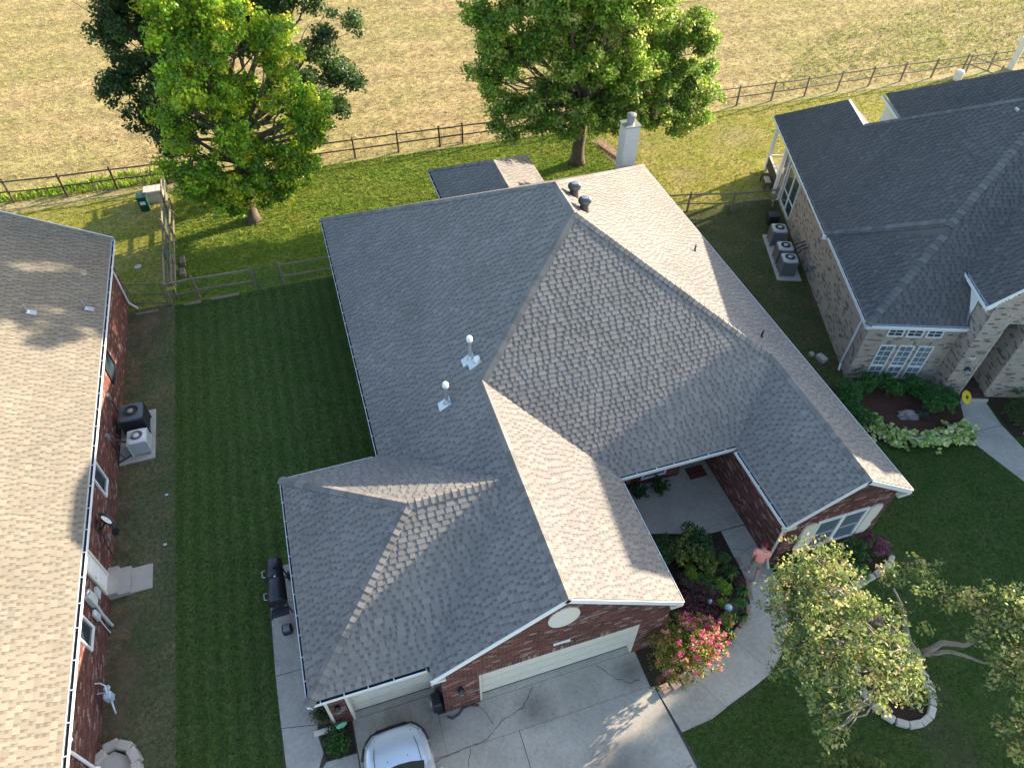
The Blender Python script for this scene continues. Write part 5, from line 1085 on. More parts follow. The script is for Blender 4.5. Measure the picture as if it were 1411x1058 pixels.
def blob_centres(blobs,per_m2,shell=.72):
    out=[]
    for x,y,z,r in blobs:
        n=max(4,int(per_m2*4*math.pi*r*r)); d=RNG.normal(0,1,(n,3)); d/=np.linalg.norm(d,axis=1)[:,None]
        rr=r*(RNG.uniform(0,1,n)**.5*(1-shell*.5)+shell*.5)*RNG.uniform(.8,1.08,n); out.append(np.array((x,y,z))+d*rr[:,None]*np.array((1,1,.85)))
    return np.concatenate(out)
def wiggle(a,b,r0,r1,n=6,amp=.08,seed=None):
    a=np.array(a,float); b=np.array(b,float); L=np.linalg.norm(b-a); P=[]; 
    for i in range(n+1):
        t=i/n; p=a+(b-a)*t; 
        if 0<i<n: p=p+RNG.normal(0,amp*L/ n*1.2,3)
        P.append(p)
    return P,[r0+(r1-r0)*(i/n) for i in range(n+1)]
def tree(name,label,base,fork,blobs,leaf,pal,per_m2,per,clump,trunk_r,cat='tree',Mb=None,limbs=None,Ml=None,group=None,up=.35,ragged=False):
    t=thing(name,label,cat,tuple(base),0,group); bs=np.array(base,float); tb=MB(); fk=np.array(fork,float)
    leafy=[]
    for x,y,z,r in blobs:
        if not ragged or r<1.0: leafy.append((x,y,z,r)); continue
        for k in range(int(5+r*2.5)):
            d=RNG.normal(0,1,3); d/=np.linalg.norm(d); q=r*RNG.uniform(.35,.85); leafy.append((x+d[0]*q,y+d[1]*q,z+d[2]*q*.85,r*RNG.uniform(.24,.44)))
    P,rr=wiggle((0,0,-.1),fk-bs,trunk_r*1.25,trunk_r*.75,6,.03); rr[0]=trunk_r*1.7; tb.tube(P,rr,12)
    top=fk-bs
    for x,y,z,r in blobs:
        c=np.array((x,y,z))-bs; s0=np.array(P[-1 if c[2]>top[2]+.5 else -2]); Lb=np.linalg.norm(c-s0)
        q,qr=wiggle(s0,c,min(trunk_r*.5,.055*Lb**.8+.03),.025,6,.10); tb.tube(q,qr,7)
        for k in range(5):
            d=RNG.normal(0,1,3); d/=np.linalg.norm(d); s1=q[3+k%3]; w_,wr=wiggle(s1,c+d*r*.85,.03+.01*r,.008,4,.12); tb.tube(w_,wr,5,cap=False)
    for lm in (limbs or []):
        q=np.array([(p[0]-bs[0],p[1]-bs[1],p[2]-bs[2],p[3]) for p in lm],float); q=np.vstack([2*q[0]-q[1],q,2*q[-1]-q[-2]]); sm_=[]
        for i in range(1,len(q)-2):
            for u in np.linspace(0,1,5)[:-1]: sm_.append(.5*(2*q[i]+(q[i+1]-q[i-1])*u+(2*q[i-1]-5*q[i]+4*q[i+1]-q[i+2])*u*u+(3*q[i]-q[i-1]-3*q[i+1]+q[i+2])*u**3))
        sm_.append(q[-2]); tb.tube([k[:3]+RNG.normal(0,.006,3) for k in sm_],[max(.012,k[3]) for k in sm_],9)
    tb.build('trunk',Mb or M_bark,t,True)
    cc=blob_centres(leafy,per_m2)-bs; V,c=leaves(cc,clump,per,leaf,pal,up)
    np_faces('crown',V,4,c,Ml or M_leaf,t); return t
BRIGHT=[(.25,.43,.025),(.32,.49,.027),(.42,.52,.03),(.17,.32,.024),(.50,.53,.035),(.11,.22,.02),(.15,.28,.024)]
DARKG=[(.045,.092,.024),(.058,.115,.028),(.038,.08,.028),(.07,.13,.03)]
MIDG=[(.19,.33,.035),(.24,.38,.04),(.14,.25,.032),(.34,.43,.06),(.46,.50,.13),(.11,.20,.028)]
tree('maple_tree','bright yellow green tree in the back yard beside the wire fence',(-3.0,33.1,0),(-2.9,33.2,3.2),
     [(-2.8,33.0,5.2,2.0),(-4.3,33.2,6.6,1.4),(-1.2,33.2,6.4,2.1),(-3.0,32.2,7.6,2.2),(-3.9,33.4,9.0,1.6),(-1.6,33.6,8.9,2.2),(.2,33.8,7.6,1.6),(-3.0,34.2,10.6,2.3),(-3.2,34.6,12.2,1.6),(-1.6,34.6,12.0,1.8),(-2.2,32.0,3.6,1.5),(-4.3,32.2,3.4,1.0),(-5.2,32.6,4.3,1.15),(-5.0,32.4,3.0,.95),(-.5,32.3,2.8,.98),(.4,32.5,3.8,1.1),(.7,32.8,5.0,1.2),(-5.4,33.0,5.4,1.1),(-1.6,31.9,3.0,.95),(-.4,32.6,4.0,1.5),(-3.4,31.8,2.7,1.0),(-1.2,32.2,2.6,1.0),(1.0,33.2,5.6,1.3),(-3.6,32.2,1.7,.9),(-2.1,32.4,1.8,.85),(-4.6,32.4,2.4,.9),(-1.2,32.3,1.9,.7)],.165,BRIGHT,3.0,38,.36,.28,ragged=True)
tree('oak_tree','darker green tree behind the bright tree by the field fence',(-2.6,36.6,0),(-2.6,36.6,3.0),
     [(-6.2,36.6,6.4,2.0),(-6.0,36.6,8.4,1.9),(-6.3,36.2,4.6,1.5),(-5.9,36.0,3.4,1.1),(1.5,36.7,2.9,1.0),(2.3,36.8,3.4,.8),(.6,36.2,2.2,.8),(-6.6,37.0,9.6,1.8),(-5.4,37.2,9.4,2.3),(-6.6,37.4,12.0,2.2),(-3.4,38,12.6,2.4),(-5.2,36.2,4.6,1.7),(.8,37.6,10.4,2.3),(3.0,37.2,7.2,1.3),(1.7,36.8,5.3,1.7),(3.1,36.8,4.8,1.0),(-1.2,37.6,8.0,2.3),(.3,36.4,3.6,1.2),(2.0,37.6,8.6,1.3)],.165,DARKG,2.9,38,.37,.30,ragged=True)
tree('shade_tree','large spreading green tree in the back yard left of the chimney',(14.74,33.44,0),(14.9,33.5,3.4),
     [(14.6,33.4,5.6,2.5),(14.7,30.2,10.2,2.0),(12.6,30.6,9.6,1.7),(16.8,30.6,9.8,1.8),(14.6,30.4,12.2,1.9),(12.4,31.4,12.0,1.8),(17.0,31.4,12.0,1.9),(16.0,32.6,2.9,1.1),(18.8,32.8,2.9,1.0),(20.4,33.0,2.9,.9),(10.4,32.9,3.0,1.0),(14.6,32.0,3.2,1.2),(11.6,33.2,5.8,2.1),(17.8,33.6,5.4,2.2),(10.6,33.4,8.0,1.9),(13.2,32.8,8.2,2.5),(16.2,33.2,8.0,2.5),(19.0,34.0,7.4,2.2),(12.0,34.0,10.2,2.3),(14.8,34.4,11.0,2.6),(17.6,34.6,10.4,2.4),(20.2,34.6,9.4,1.8),(10.4,35.2,11.6,1.8),(13.4,35.2,13.2,2.2),(16.6,35.2,13.0,2.2),(19.4,33.2,4.6,1.6),(20.4,33.4,3.6,1.2),(18.4,32.8,3.6,1.2),(10.4,33.0,4.2,1.3),(9.6,33.4,5.8,1.3),(12.0,32.6,3.4,1.2),(13.4,32.2,3.4,1.2),(15.8,32.2,3.6,1.2),(17.2,32.2,3.2,1.1),(12.4,32.4,4.4,1.3),(16.6,32.4,4.6,1.4),(20.6,33.6,6.0,1.4),(19.6,35.2,12.0,1.8),(14.6,31.8,7.0,1.6),(13.0,32,6.4,1.4),(16.2,31.8,6.6,1.5),(21.2,32.6,2.3,.9),(20.2,32.4,2.1,.8),(22.0,33,3.4,.95),(19.2,32.6,2.4,.95),(14.2,28.9,10.8,1.2),(21.4,33.6,6.2,1.3),(21.0,33.2,4.2,1.2),(9.9,33.2,7.2,1.3),(9.8,33.0,4.6,1.1)],.17,MIDG,2.9,38,.38,.31,ragged=True)
FRONT=[(.29,.34,.10),(.37,.40,.12),(.21,.28,.08),(.46,.45,.18),(.14,.21,.06),(.42,.35,.14),(.10,.16,.045)]
LIMBS=[[(12.95,3.9,2.2,.10),(12.6,3.93,2.6,.095),(12.45,4.2,2.9,.085),(12.45,4.45,3.15,.075),(12.40,4.6,3.4,.06),(12.38,4.95,3.7,.035),(12.3,5.2,3.9,.02)],
 [(12.95,3.9,2.2,.10),(12.95,3.8,2.75,.08),(13.15,3.8,3.0,.075),(13.3,3.6,3.3,.065),(13.35,3.45,3.6,.055),(13.7,3.5,4.0,.035),(14.2,3.5,4.3,.02)],
 [(12.95,3.9,2.2,.08),(13.05,3.7,2.7,.06),(13.3,3.55,2.9,.05),(13.45,3.3,3.1,.04),(13.6,2.9,3.5,.03),(14.2,2.6,3.9,.015)],
 [(12.95,3.9,2.2,.10),(12.5,3.85,2.7,.085),(12.05,4.0,3.0,.07),(11.65,4.15,3.2,.06),(11.2,4.4,3.5,.05),(10.6,5.0,4.1,.035),(10.2,5.9,4.5,.02)],
 [(12.95,3.9,2.2,.12),(12.65,3.75,2.5,.11),(12.25,3.6,2.7,.09),(11.6,3.4,3.2,.06),(10.6,3.5,3.9,.04),(9.6,4.0,4.4,.02)]]
ft=tree('ornamental_tree','pale barked front yard tree with thin yellowing crown in the stone ring',(13.05,3.8,0),(12.95,3.9,2.2),
     [(9.6,5.9,4.3,.85),(10.4,6.2,4.6,.9),(9.2,5.2,4.2,.8),(10.2,5.4,4.9,.9),(8.9,4.3,4.1,.8),(9.6,4.3,4.6,.95),(10.5,4.3,4.7,.85),(9.0,3.4,4.2,.75),(9.9,3.3,4.4,.9),(10.8,3.3,4.3,.75),(8.8,2.75,3.6,.45),(11.2,3.9,4.0,.55),(11.3,2.9,3.6,.5),(10.9,5.0,4.2,.55)],.105,FRONT,6.5,15,.20,.15,Mb=M_bark_l,
     limbs=LIMBS)
# second half of the crown, to the right, belongs to the same tree
cc=blob_centres([(13.5,4.5,3.9,.35),(13.9,4.2,4.1,.45),(14.3,4.0,4.3,.5),(14.2,3.5,4.3,.55),(14.7,3.6,4.5,.6),(13.6,3.5,4.1,.42),(13.6,2.9,4.2,.5),(14.2,2.9,4.4,.6),(14.6,2.3,4.2,.6),(13.9,2.2,4.0,.5),(14.9,2.9,4.5,.6),(13.2,2.5,3.9,.3),(14.3,1.7,3.8,.5),(12.9,4.9,4.1,.26),(12.25,4.75,3.9,.22),(12.6,5.6,3.6,.3),(13.0,5.7,3.5,.34),(13.5,5.6,3.5,.38),(13.9,5.4,3.5,.36),(12.75,4.25,3.3,.15),(14.0,3.0,3.9,.6),(14.3,3.5,4.2,.6),(13.9,1.5,3.6,.6),(14.3,2.2,3.9,.6),(13.5,1.6,3.7,.5),(13.0,1.2,3.4,.4),(13.6,1.0,3.3,.5),(13.3,.6,3.0,.45),(12.9,1.7,3.6,.3)],7.5)-np.array((13.05,3.8,0))
V,c=leaves(cc,.20,14,.105,FRONT); np_faces('crown',V,4,c,M_leaf,ft)
tree('added_shade_tree','unseen broad green tree added past the tan house to shade the driveway',(34.5,8.6,0),(34.5,8.6,2.4),[(34,6.0,4.4,2.2),(34.6,8.6,5.0,2.6),(34.8,10.6,4.8,2.0),(35.2,7.2,6.8,1.9),(35,9.6,6.9,1.8),(34.5,10.3,8.2,1.5),(34.5,9.2,9.2,1.6),(34.7,7.6,8.4,1.3),(34.5,11.0,8.7,1.0),(34.6,11.2,7.2,1.2),(34.4,11.7,7.6,.9),(34.5,10.6,9.6,.9),(34,3.4,4.0,2.0)],.4,MIDG,2.4,14,.5,.3)  # unseen tree, added with its crown shaped to shade driveway and walk
SPR=[(.16,.20,.05),(.20,.23,.07),(.13,.17,.045)]
tree('young_tree','pale green treetop at the bottom edge below the stone ring',(9.3,2.0,0),(9.3,2.0,1.2),[(9.1,2.05,2.1,.5),(9.8,1.75,2.2,.5),(8.6,1.8,1.9,.45),(9.3,1.5,2.6,.5)],.13,SPR,10,12,.2,.06)
def shrub(name,label,x,y,z,rx,ry,h,pal,leaf=.06,n=120,per=14,Ml=None,group=None,flowers=None,cat='shrub',up=.5,lumps=5,aspect=.62):
    t=thing(name,label,cat,(x,y,z),RNG.uniform(0,6),group); st_=MB()
    for k in range(7):
        a=RNG.uniform(0,6.28); r=RNG.uniform(.2,.7); st_.tube([(0,0,-.02),(rx*r*.4*math.cos(a),ry*r*.4*math.sin(a),h*.4),(rx*r*math.cos(a),ry*r*math.sin(a),h*.75)],[.016,.012,.006],5)
    st_.build('stem',M_bark,t)
    L_=[(RNG.uniform(-.45,.45)*rx,RNG.uniform(-.45,.45)*ry,RNG.uniform(.4,.62)*h,RNG.uniform(.5,.72)) for _ in range(lumps)]
    cc=[]
    for q in range(n):
        lx,ly,lz,lr=L_[q%lumps]; d=RNG.normal(0,1,3); d/=np.linalg.norm(d); d[2]=abs(d[2])*1.0 if RNG.uniform()<.8 else d[2]; rr=RNG.uniform(.55,1.03)
        cc.append((lx+d[0]*rx*lr*rr,ly+d[1]*ry*lr*rr,max(.03,lz+d[2]*h*.5*lr*rr)))
    V,c=leaves(cc,leaf*1.7,per,leaf,pal,up,aspect); np_faces('foliage',V,4,c,Ml or M_leaf_d,t)
    if flowers:
        fp,fn,fs_=flowers; top=sorted(cc,key=lambda k:-k[2]-.4*(abs(k[0])+abs(k[1])))[:max(fn*2,1)]; idx=RNG.choice(len(top),min(fn,len(top)),replace=False)
        fcs=[(top[i][0]*1.06,top[i][1]*1.06,top[i][2]+leaf*.7) for i in idx]; V,c=leaves(fcs,fs_,16,fs_*.75,fp,.4,.9); np_faces('blossoms',V,4,c,M_petal,t)
    return t
YG=[(0.169, 0.221, 0.039), (0.091, 0.143, 0.031), (0.065, 0.117, 0.031), (0.26, 0.286, 0.065)]
DG=[(0.055, 0.114, 0.031), (0.072, 0.143, 0.039), (0.042, 0.091, 0.026)]
LIME=[(.20,.32,.03),(.25,.38,.04),(.15,.26,.03)]
GOLD=[(.28,.29,.06),(.20,.24,.05),(.32,.29,.08)]
REDP=[(0.106, 0.03, 0.04), (0.15, 0.037, 0.053), (0.069, 0.027, 0.034), (0.188, 0.062, 0.069), (0.075, 0.094, 0.037), (0.125, 0.05, 0.056)]
GRN=[(0.094, 0.188, 0.044), (0.125, 0.237, 0.056), (0.075, 0.15, 0.037)]
shrub('shrub','large glossy shrub with yellow tipped leaves at the patio edge',9.6,9.4,.04,.95,.8,1.1,[(.045,.095,.024),(.065,.125,.03),(.034,.075,.02),(.052,.105,.026)],.085,270,14,flowers=([(.20,.20,.045),(.24,.23,.06)],26,.09))
shrub('shrub','yellow tipped shrub against the garage eave beside the patio',8.95,9.35,.04,.45,.5,.95,YG,.08,110,14,flowers=([(.20,.20,.045),(.26,.24,.07)],10,.09))
shrub('shrub','narrow green shrub close to the garage wall under the eave',8.45,9.6,.04,.4,.6,.8,DG,.07,120,14)
shrub('round_shrub','lime green round shrub nearest the garage eave',9.0,8.75,.04,.27,.27,.48,LIME,.045,100,14); shrub('round_shrub','lime green round shrub beside the front walk curve',9.78,8.0,.04,.30,.30,.50,LIME,.045,110,14); shrub('round_shrub','small lime green shrub beside the larger blue globe',9.52,7.5,.04,.2,.2,.36,LIME,.04,70,14)
shrub('shrub','golden leaved shrub near the patio end of the bed',9.72,8.72,.04,.32,.3,.5,GOLD,.05,90,14); shrub('shrub','golden leaved shrub below the larger blue globe',9.3,7.0,.04,.33,.3,.5,GOLD,.05,100,14)
shrub('shrub','dull mauve leaved shrub beside the garage eave',8.72,8.55,.04,.28,.25,.42,[(.085,.075,.05),(.06,.06,.04),(.10,.08,.06)],.05,70,14)
def spiky(label,x,y,r,h,pal,n=90):
    t=thing('grass_plant',label,'plant',(x,y,.04)); V=[];c=[]
    for k in range(n):
        a=RNG.uniform(0,6.28); rr=r*RNG.uniform(.4,1); hh=h*RNG.uniform(.6,1.1); d=np.array((math.cos(a),math.sin(a),0)); s_=np.array((-d[1],d[0],0))*.014
        p0=d*.03; p1=d*rr*.5+np.array((0,0,hh)); p2=d*rr+np.array((0,0,hh*.55)); V+=[p0-s_,p0+s_,p1+s_,p1-s_, p1-s_,p1+s_,p2+s_*.2,p2-s_*.2]; q=np.array(pal[k%len(pal)])*RNG.uniform(.7,1.3); c+=[q,q]
    np_faces('blades',np.array(V),4,c,M_leaf_d,t)
spiky('spiky strap leaved plant by the walk near the patio',10.2,8.35,.38,.42,GRN); spiky('spiky plant by the edging near the golden shrub',9.85,6.95,.34,.4,[(.07,.11,.05),(.10,.14,.06)]); spiky('spiky plant next to the pink flowering bush',9.1,6.5,.36,.36,GRN); spiky('spiky plant beside the red leaved plants and walk',10.3,7.7,.3,.34,GRN)
for lb,x,y,rx,ry in (('dark red leaved plants below the round lime shrub',9.0,8.1,.38,.36),('dark red leaved patch around the smaller blue globe',9.25,7.75,.4,.32),('dark red leaved patch at the garage corner',8.55,7.75,.42,.4),('dark red leaved patch behind the pink flowering bush',8.85,7.1,.42,.35),('dark red leaved patch nearest the gable corner',8.15,7.3,.4,.4),('dark red leaved tuft at the walk edge',10.35,8.0,.16,.16)):
    shrub('red_leaf_plant',lb,x,y,.04,rx*1.25,ry*1.25,.32,REDP,.06,130,13,group='dark red leaved plants in the bed',lumps=6)
for lb,x,y,r,pal in (('leafy green plants against the garage wall under the eave',7.5,9.6,.5,DG),('leafy green plants behind the dark red patch at the wall',7.6,8.6,.5,DG),('mixed low greenery between patio shrubs and round lime shrub',9.35,8.45,.32,GRN),('low variegated plants beside the smaller blue globe',9.4,7.95,.26,[(.14,.16,.08),(.09,.12,.05),(.2,.2,.12)]),('low variegated plants below the larger blue globe',9.75,7.2,.26,[(.14,.16,.08),(.09,.12,.05),(.2,.2,.12)]),('low dark greenery in front of the golden shrub and edging',8.7,6.55,.34,DG),('green strap plants at the inner edge of the edging curve',10.1,7.35,.16,GRN),('low green plants beside the walk near the patio joint',10.3,8.9,.2,GRN)):
    shrub('ground_plant',lb,x,y,.04,r,r,.3,pal,.06,90,13)
shrub('ground_plant','low green plants between red leaves and edging',9.8,7.45,.04,.25,.3,.24,DG,.05,70,12); shrub('ground_plant','low green plants under the patio shrubs',9.9,9.0,.04,.45,.3,.28,DG,.055,90,12)
cm=shrub('flowering_bush','crape myrtle bush with bright pink flowers at the driveway corner',7.25,6.42,.04,1.3,1.0,1.9,[(.20,.28,.04),(.14,.21,.035),(.28,.31,.055),(.40,.32,.08),(.48,.30,.10)],.07,860,13,M_leaf,flowers=([(.80,.09,.33),(.85,.16,.36),(.82,.26,.30),(.85,.40,.30)],110,.075),cat='bush',lumps=9)
cm.rotation_euler=(0,0,.15)
fr=[(7.0,5.78,.25),(7.35,5.76,.1),(6.66,5.76,.3)]
for (x,y,a),lb in zip(fr,('left flat pinkish stone under the pink flowering bush','middle flat pinkish stone under the pink flowering bush','end flat pinkish stone at the driveway corner under the bush')):
    o=tag(MB().rbox((-.14,-.1,0),(.14,.1,.14),.02).build('border_stone',M_ed),lb,'stone'); o.location=(x,y-.06,.02); o.rotation_euler=(0,0,a)
shrub('ornamental_grass','wispy olive grass clump behind the white curb at garage corner',-2.86,7.95,.03,.3,.34,.5,[(.07,.08,.02),(.05,.06,.016),(.09,.085,.025)],.09,110,12,aspect=.18); shrub('shrub','bright green leafy shrub inside the white curb',-2.55,7.12,.03,.42,.36,.45,[(.04,.10,.02),(.055,.13,.025),(.03,.075,.018)],.07,130,14)
pt=[]
for (x,y),lb in zip(((8.72,12.05),(9.5,12.02)),('potted white flowering plant nearest the garage wall on the patio','potted leafy plant below the patio window')):
    pot=thing('flower_pot',lb,'potted plant',(x,y,.037),0,'flower pots on the patio'); MB().lathe([(.13,0),(.19,.24),(.205,.25),(.18,.26),(0,.22)],n=16).build('pot',M_black,pot)
    cc=[(RNG.normal(0,.13),RNG.normal(0,.13),RNG.uniform(.28,.5)) for _ in range(70)]; V,c=leaves(cc,.08,14,.07,DG); np_faces('foliage',V,4,c,M_leaf_d,pot)
    V,c=leaves([(RNG.normal(0,.15),RNG.normal(0,.15),.52) for _ in range(7)],.025,8,.035,[(.6,.6,.5)]); np_faces('blossoms',V,4,c,M_petal,pot)
# beds at the right wing and the tan house
for lb,x,y,rx,ry,h in (('dark green shrub by the downspout of the right wing',12.2,7.9,.5,.42,.9),('dark leafy shrub below the left shutter',12.95,7.75,.5,.42,.8),('dark leafy shrub below the middle of the shuttered window',13.75,7.7,.5,.42,.75),('green shrub below the right shutter',14.5,7.72,.5,.42,.8),('low green shrub behind the stone border curve',14.2,7.2,.5,.28,.45)):
    shrub('shrub',lb,x,y,.03,rx,ry,h,DG if h>.5 else GRN,.06,130,14,group='shrubs under the shuttered window')
shrub('rose_bush','rose bush with faded magenta flowers at the end of the window bed',15.3,7.72,.03,.5,.42,.75,GRN,.055,120,12,flowers=([(.32,.05,.16),(.38,.08,.18),(.25,.06,.14)],34,.08))
HG=[(.06,.16,.035),(.075,.20,.042),(.045,.125,.03)]
for lb,x,y,rx,ry,h in (('green hedge shrub at the corner of the tan house',18.5,14.05,.48,.42,.85),('green hedge shrub left of the three tall windows',18.25,13.2,.48,.5,.8),('green hedge shrub lowest on the left of the tan house bed',18.3,12.5,.45,.45,.7),('hedge shrub under the first tall window',19.55,14.0,.5,.38,.75),('hedge shrub under the middle tall window',20.3,13.7,.5,.38,.75),('hedge shrub under the third tall window',21.1,13.35,.5,.38,.75),('feathery upright green shrub beside the boulder',21.3,12.25,.55,.5,1.0),('green shrub next to the entry pier',22.1,12.5,.45,.4,.7),('bushy green shrub between the windows and the pier',21.5,12.9,.45,.4,.8)):
    shrub('hedge_shrub',lb,x,y,.02,rx*1.25,ry*1.3,h*1.05,HG,.06,190,14,group='hedge shrubs along the tan house')
HOS=[(.34,.44,.12),(.46,.54,.20),(.26,.38,.09),(.58,.60,.30)]
hp=[(18.3,12.35),(18.42,11.95),(18.72,11.6),(19.05,11.3),(19.45,11.1),(19.85,10.93),(20.28,10.8),(20.7,10.72),(21.1,10.68),(21.5,10.72),(21.78,10.85)]
HL=['pale yellow green hosta clump at the far end of the border row beside the hedge']+['pale yellow green hosta clump, %s from the hedge end of the border row'%k for k in ('second','third','fourth','fifth')]+['pale yellow green hosta clump in the middle of the curved border row']+['pale yellow green hosta clump, %s from the walk end of the border row'%k for k in ('fifth','fourth','third','second')]+['pale yellow green hosta clump at the end of the border row touching the walk']
for i,(x,y) in enumerate(hp):
    t=thing('hosta',HL[i],'plant',(x,y+.08,.02),0,'hostas bordering the tan house bed'); cc=[(RNG.normal(0,.19),RNG.normal(0,.19),RNG.uniform(.12,.36)) for _ in range(22)]; V,c=leaves(cc,.13,8,.17,HOS,1.6,.62); np_faces('foliage',V,4,c,M_leaf_d,t)
BX=[(.075,.105,.028),(.095,.125,.034),(.055,.085,.022)]
shrub('boxwood_hedge','clipped olive green boxwood hedge right of the neighbour walk',24.35,11.05,.02,1.1,.75,.75,BX,.045,420,14,lumps=8)
shrub('hydrangea','white flowered hydrangea behind the boxwood hedge',25.2,11.95,.02,.6,.5,.9,HG,.08,110,12,flowers=([(.62,.66,.5),(.7,.72,.6)],9,.16))
shrub('ground_plant','low grey green plant beside the boulder',20.75,12.05,.02,.3,.2,.28,[(.07,.10,.07),(.09,.12,.08)],.05,60,12)
shrub('ground_plant','mixed low plants inside the stone ring',13.4,3.6,.03,.35,.6,.22,GRN,.06,90,12); shrub('ground_plant','low plants on the left inside the stone ring',12.6,4.0,.03,.35,.5,.2,[(.09,.08,.03),(.07,.10,.03)],.06,80,12)
# stones of the far flower bed under the bright tree
for i,(x,y,r) in enumerate(((-2.1,36.0,.25),(-1.65,36.2,.2),(-1.2,36.3,.3),(-.7,36.35,.22),(-.3,36.4,.28),(-3.2,35.9,.25),(-3.8,35.95,.22))):
    o=tag(MB().rbox((-r,-r*.7,0),(r,r*.7,r*.8),r*.3).build('bed_stone',M_stone),'pale rough stone in the row under the back yard trees','stone',group='stones under the back yard trees'); o.location=(x,y,0); o.rotation_euler=(0,0,RNG.uniform(0,3))
bw=thing('brick_edging','short row of red bricks behind the chimney side tree','edging',(16.9,33.9,0),-1.3)
for k in range(9): b=MB().box((-.1,-.05,0),(.1,.05,.09),(.20,.08,.055)).build('brick',M_brick,bw); b.location=(k*.23-1,0,0)
sheet('rear_bed',[(16.4,35.6),(17.3,35.6),(17.5,32.4),(16.7,32.6)],.016,M_soil)
# litter on the lawns
for i,(x,y,lb) in enumerate(((-7.05,17.04,'pale scrap of litter on the thin grass near the pale window'),(-7.09,15.0,'pale turquoise scrap of litter on the thin grass by the dish'))):
    o=tag(MB().obox((0,0,.02),(1,0,0),(0,1,0),(0,0,1),.05,.035,.012).build('litter',mat('scrap_pale',(.4,.6,.6))),lb,'litter'); o.location=(x,y,.01)

# ================================================================== PERSON
def person():
    t=thing('person','person in coral shirt and dark red cap walking on the front walk','person',(10.93,8.14,.038),R(-35))
    # local: +y is the walking direction
    J={'pel':((0,0,.90),.135),'sp':((0,.03,1.10),.135),'ch':((0,.07,1.30),.145),'nk':((0,.12,1.46),.062),'hb':((0,.15,1.53),.07),
       'shl':((-.17,.08,1.40),.075),'ell':((-.25,.0,1.13),.048),'wrl':((-.22,.10,.92),.034),'hal':((-.215,.14,.86),.034),
       'shr':((.17,.08,1.40),.075),'elr':((.26,.12,1.14),.048),'wrr':((.22,.32,1.02),.034),'har':((.21,.37,.99),.034),
       'hpl':((-.09,0,.86),.105),'knl':((-.10,.20,.50),.066),'anl':((-.10,.12,.10),.044),'tol':((-.11,.30,.045),.042),
       'hpr':((.09,0,.86),.105),'knr':((.10,-.03,.48),.066),'anr':((.10,-.24,.13),.044),'tor':((.11,-.10,.045),.042)}
    ed_=[('pel','sp'),('sp','ch'),('ch','nk'),('nk','hb'),('ch','shl'),('shl','ell'),('ell','wrl'),('wrl','hal'),('ch','shr'),('shr','elr'),('elr','wrr'),('wrr','har'),('pel','hpl'),('hpl','knl'),('knl','anl'),('anl','tol'),('pel','hpr'),('hpr','knr'),('knr','anr'),('anr','tor')]
    def skin(name,keys,edges,M,scale=1.0,root='pel',lev=1):
        me=bpy.data.meshes.new(name); ks=list(keys); me.from_pydata([J[k][0] for k in ks],[],[]) if False else me.from_pydata([J[k][0] for k in ks],[(ks.index(a),ks.index(b)) for a,b in edges],[])
        o=link_mesh(name,me,M,t); md=o.modifiers.new('skin','SKIN'); 
        for i,k in enumerate(ks):
            v=me.skin_vertices[0].data[i]; r=J[k][1]*scale; v.radius=(r,r*(.72 if k in('pel','sp','ch') else 1)); v.use_root=(k==root)
        md.use_smooth_shade=True; s_=o.modifiers.new('sub','SUBSURF'); s_.levels=lev; s_.render_levels=2; return o
    M_skin=mat('skin_tone',(.42,.24,.17),rough=.6)
    body=skin('body',J.keys(),ed_,M_skin)
    sk=['pel','sp','ch','shl','shr','ell','elr']; J2=dict(J)
    J['ell']=((-.225,.03,1.22),.062); J['elr']=((.235,.10,1.22),.062)
    shirt=skin('shirt',sk,[('pel','sp'),('sp','ch'),('ch','shl'),('ch','shr'),('shl','ell'),('shr','elr')],mat('coral_cloth',(.90,.34,.27),rough=.8,bscale=14,bstr=.6,bdist=.03),1.24)
    J['knl']=((-.10,.16,.56),.075); J['knr']=((.10,-.02,.55),.075)
    skin('shorts',['pel','hpl','hpr','knl','knr'],[('pel','hpl'),('hpl','knl'),('pel','hpr'),('hpr','knr')],mat('khaki_cloth',(.22,.20,.17),rough=.85),1.13)
    # head
    hd_=MB(); vs=[];fs=[]; n=16
    for i in range(11):
        ph=math.pi*i/10
        for k in range(n):
            a=2*math.pi*k/n; x=.078*math.sin(ph)*math.cos(a); y=.098*math.sin(ph)*math.sin(a); z=.118*math.cos(ph)
            if z<0: x*=1-.25*(-z/.118); y*=1-.12*(-z/.118)
            vs.append((x,.18+y,1.63+z))
    for i in range(10):
        for k in range(n): fs.append((i*n+k,(i+1)*n+k,(i+1)*n+(k+1)%n,i*n+(k+1)%n))
    h=hd_.add(vs,fs).build('head',M_skin,t,True)
    MB().add([(-.012,.272,1.645),(.012,.272,1.645),(.016,.288,1.605),(-.016,.288,1.605),(0,.268,1.595)],[(0,1,2,3),(3,2,4)]).build('nose',M_skin,h); MB().box((-.025,.262,1.568),(.025,.268,1.575)).build('mouth',mat('lip',(.3,.1,.09)),h)
    for sx in (-1,1):
        MB().lathe([(.0,-.008),(.011,0),(.0,.008)],(sx*.03,.268,1.645),8).build('eye',M_white,h); MB().lathe([(.012,-.03),(.018,0),(.012,.03)],(sx*.078,.175,1.63),8).build('ear',M_skin,h)
    hr=MB(); vs=[];fs=[]
    for i in range(6):
        ph=math.pi*(.42+.24*i/5)
        for k in range(13): a=math.pi+math.pi*k/12; vs.append((.083*math.sin(ph)*math.cos(a),.18+.103*math.sin(ph)*math.sin(a),1.63+.122*math.cos(ph)))
    for i in range(5):
        for k in range(12): fs.append((i*13+k,(i+1)*13+k,(i+1)*13+k+1,i*13+k+1))
    hr.add(vs,fs).build('hair',mat('grey_hair',(.30,.27,.25)),t,True)
    cpv=[];cpf=[]
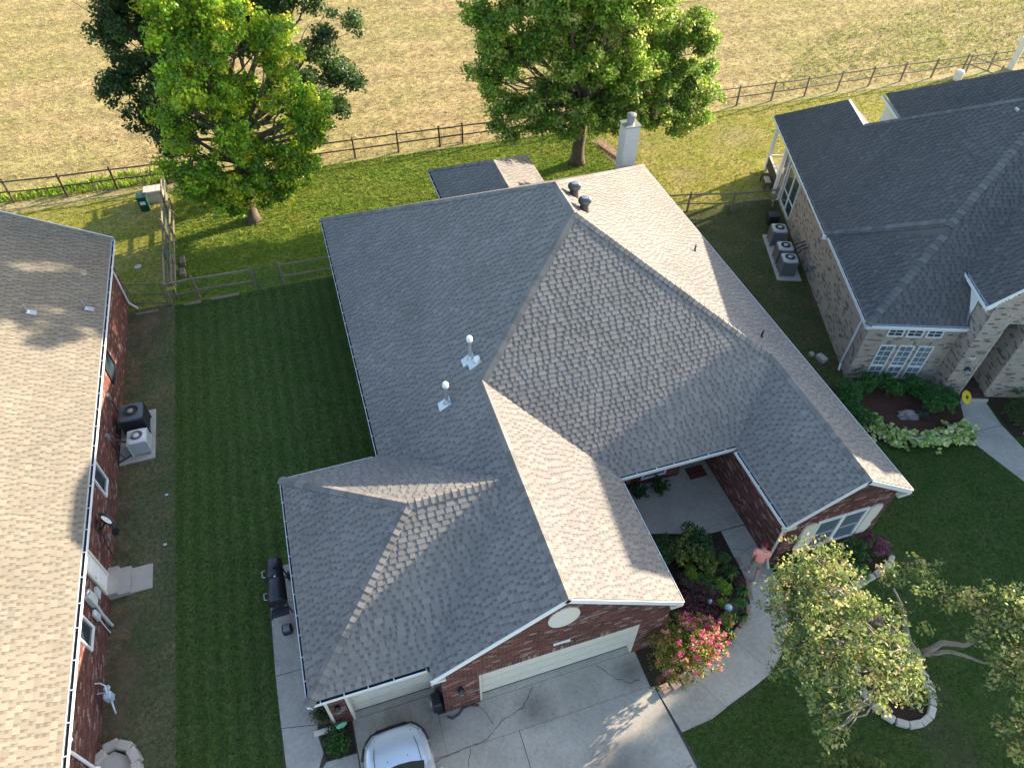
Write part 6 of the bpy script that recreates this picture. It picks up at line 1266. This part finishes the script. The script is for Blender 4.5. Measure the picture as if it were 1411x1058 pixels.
    for i in range(6):
        ph=math.pi/2*i/5
        for k in range(18): a=2*math.pi*k/18; cpv.append((.094*math.sin(ph+.01)*math.cos(a),.18+.113*math.sin(ph+.01)*math.sin(a),1.665+.105*math.cos(ph)))
    for i in range(5):
        for k in range(18): cpf.append((i*18+k,(i+1)*18+k,(i+1)*18+(k+1)%18,i*18+(k+1)%18))
    M_cap=mat('maroon_cap',(.16,.014,.025),rough=.8); c_=MB().add(cpv,cpf).build('cap',M_cap,t,True)
    br=[(.085*math.cos(a),.18+.1+.085*math.sin(a)*1.0,1.672-.02*math.sin(a)) for a in np.linspace(.0,math.pi,11)]
    MB().add(br+[(x,y,z-.008) for x,y,z in br],[tuple(range(11)),tuple(range(21,10,-1))]+[(i,11+i,12+i,1+i) for i in range(10)]).build('brim',M_cap,c_)
    M_shoe=mat('shoe_white',(.6,.66,.74),rough=.6)
    for (x,y,z,p) in ((-.105,.12,.0,0),(.105,-.24,.02,-.25)):
        s_=MB().rbox((-.048,-.08,0),(.048,.20,.085),.035).build('shoe',M_shoe,t); s_.location=(x,y,z); s_.rotation_euler=(p,0,0); MB().rbox((-.05,-.085,-.012),(.05,.21,.018),.01).build('sole',mat('sole_blue',(.15,.25,.5)),s_)
    # hands with separate fingers
    for sx,k,dr in ((-1,'hal',(0,.3,-.95)),(1,'har',(0,.9,-.43))):
        c=np.array(J[k][0]); d=np.array(dr); d/=np.linalg.norm(d); side=np.array((1.,0,0)); nn_=np.cross(d,side); hb=MB()
        hb.obox(c+d*.03,side,nn_,d,.036,.014,.045)
        for f in range(4):
            o=c+d*.07+side*(-.027+f*.018); L=(.066,.076,.072,.056)[f]; hb.tube([o,o+d*L*.5+nn_*.008*-sx,o+d*L*.85-nn_*.012],[.0085,.008,.006],6)
        o=c+d*.02-side*sx*.036; hb.tube([o,o+d*.03-side*sx*.022,o+d*.06-side*sx*.02],[.01,.009,.007],6); hb.build('hand',M_skin,t,True)
person()
for o in list(bpy.data.objects):
    if o.name.startswith('timber') and o.location.z<.02: o.location.z=.012
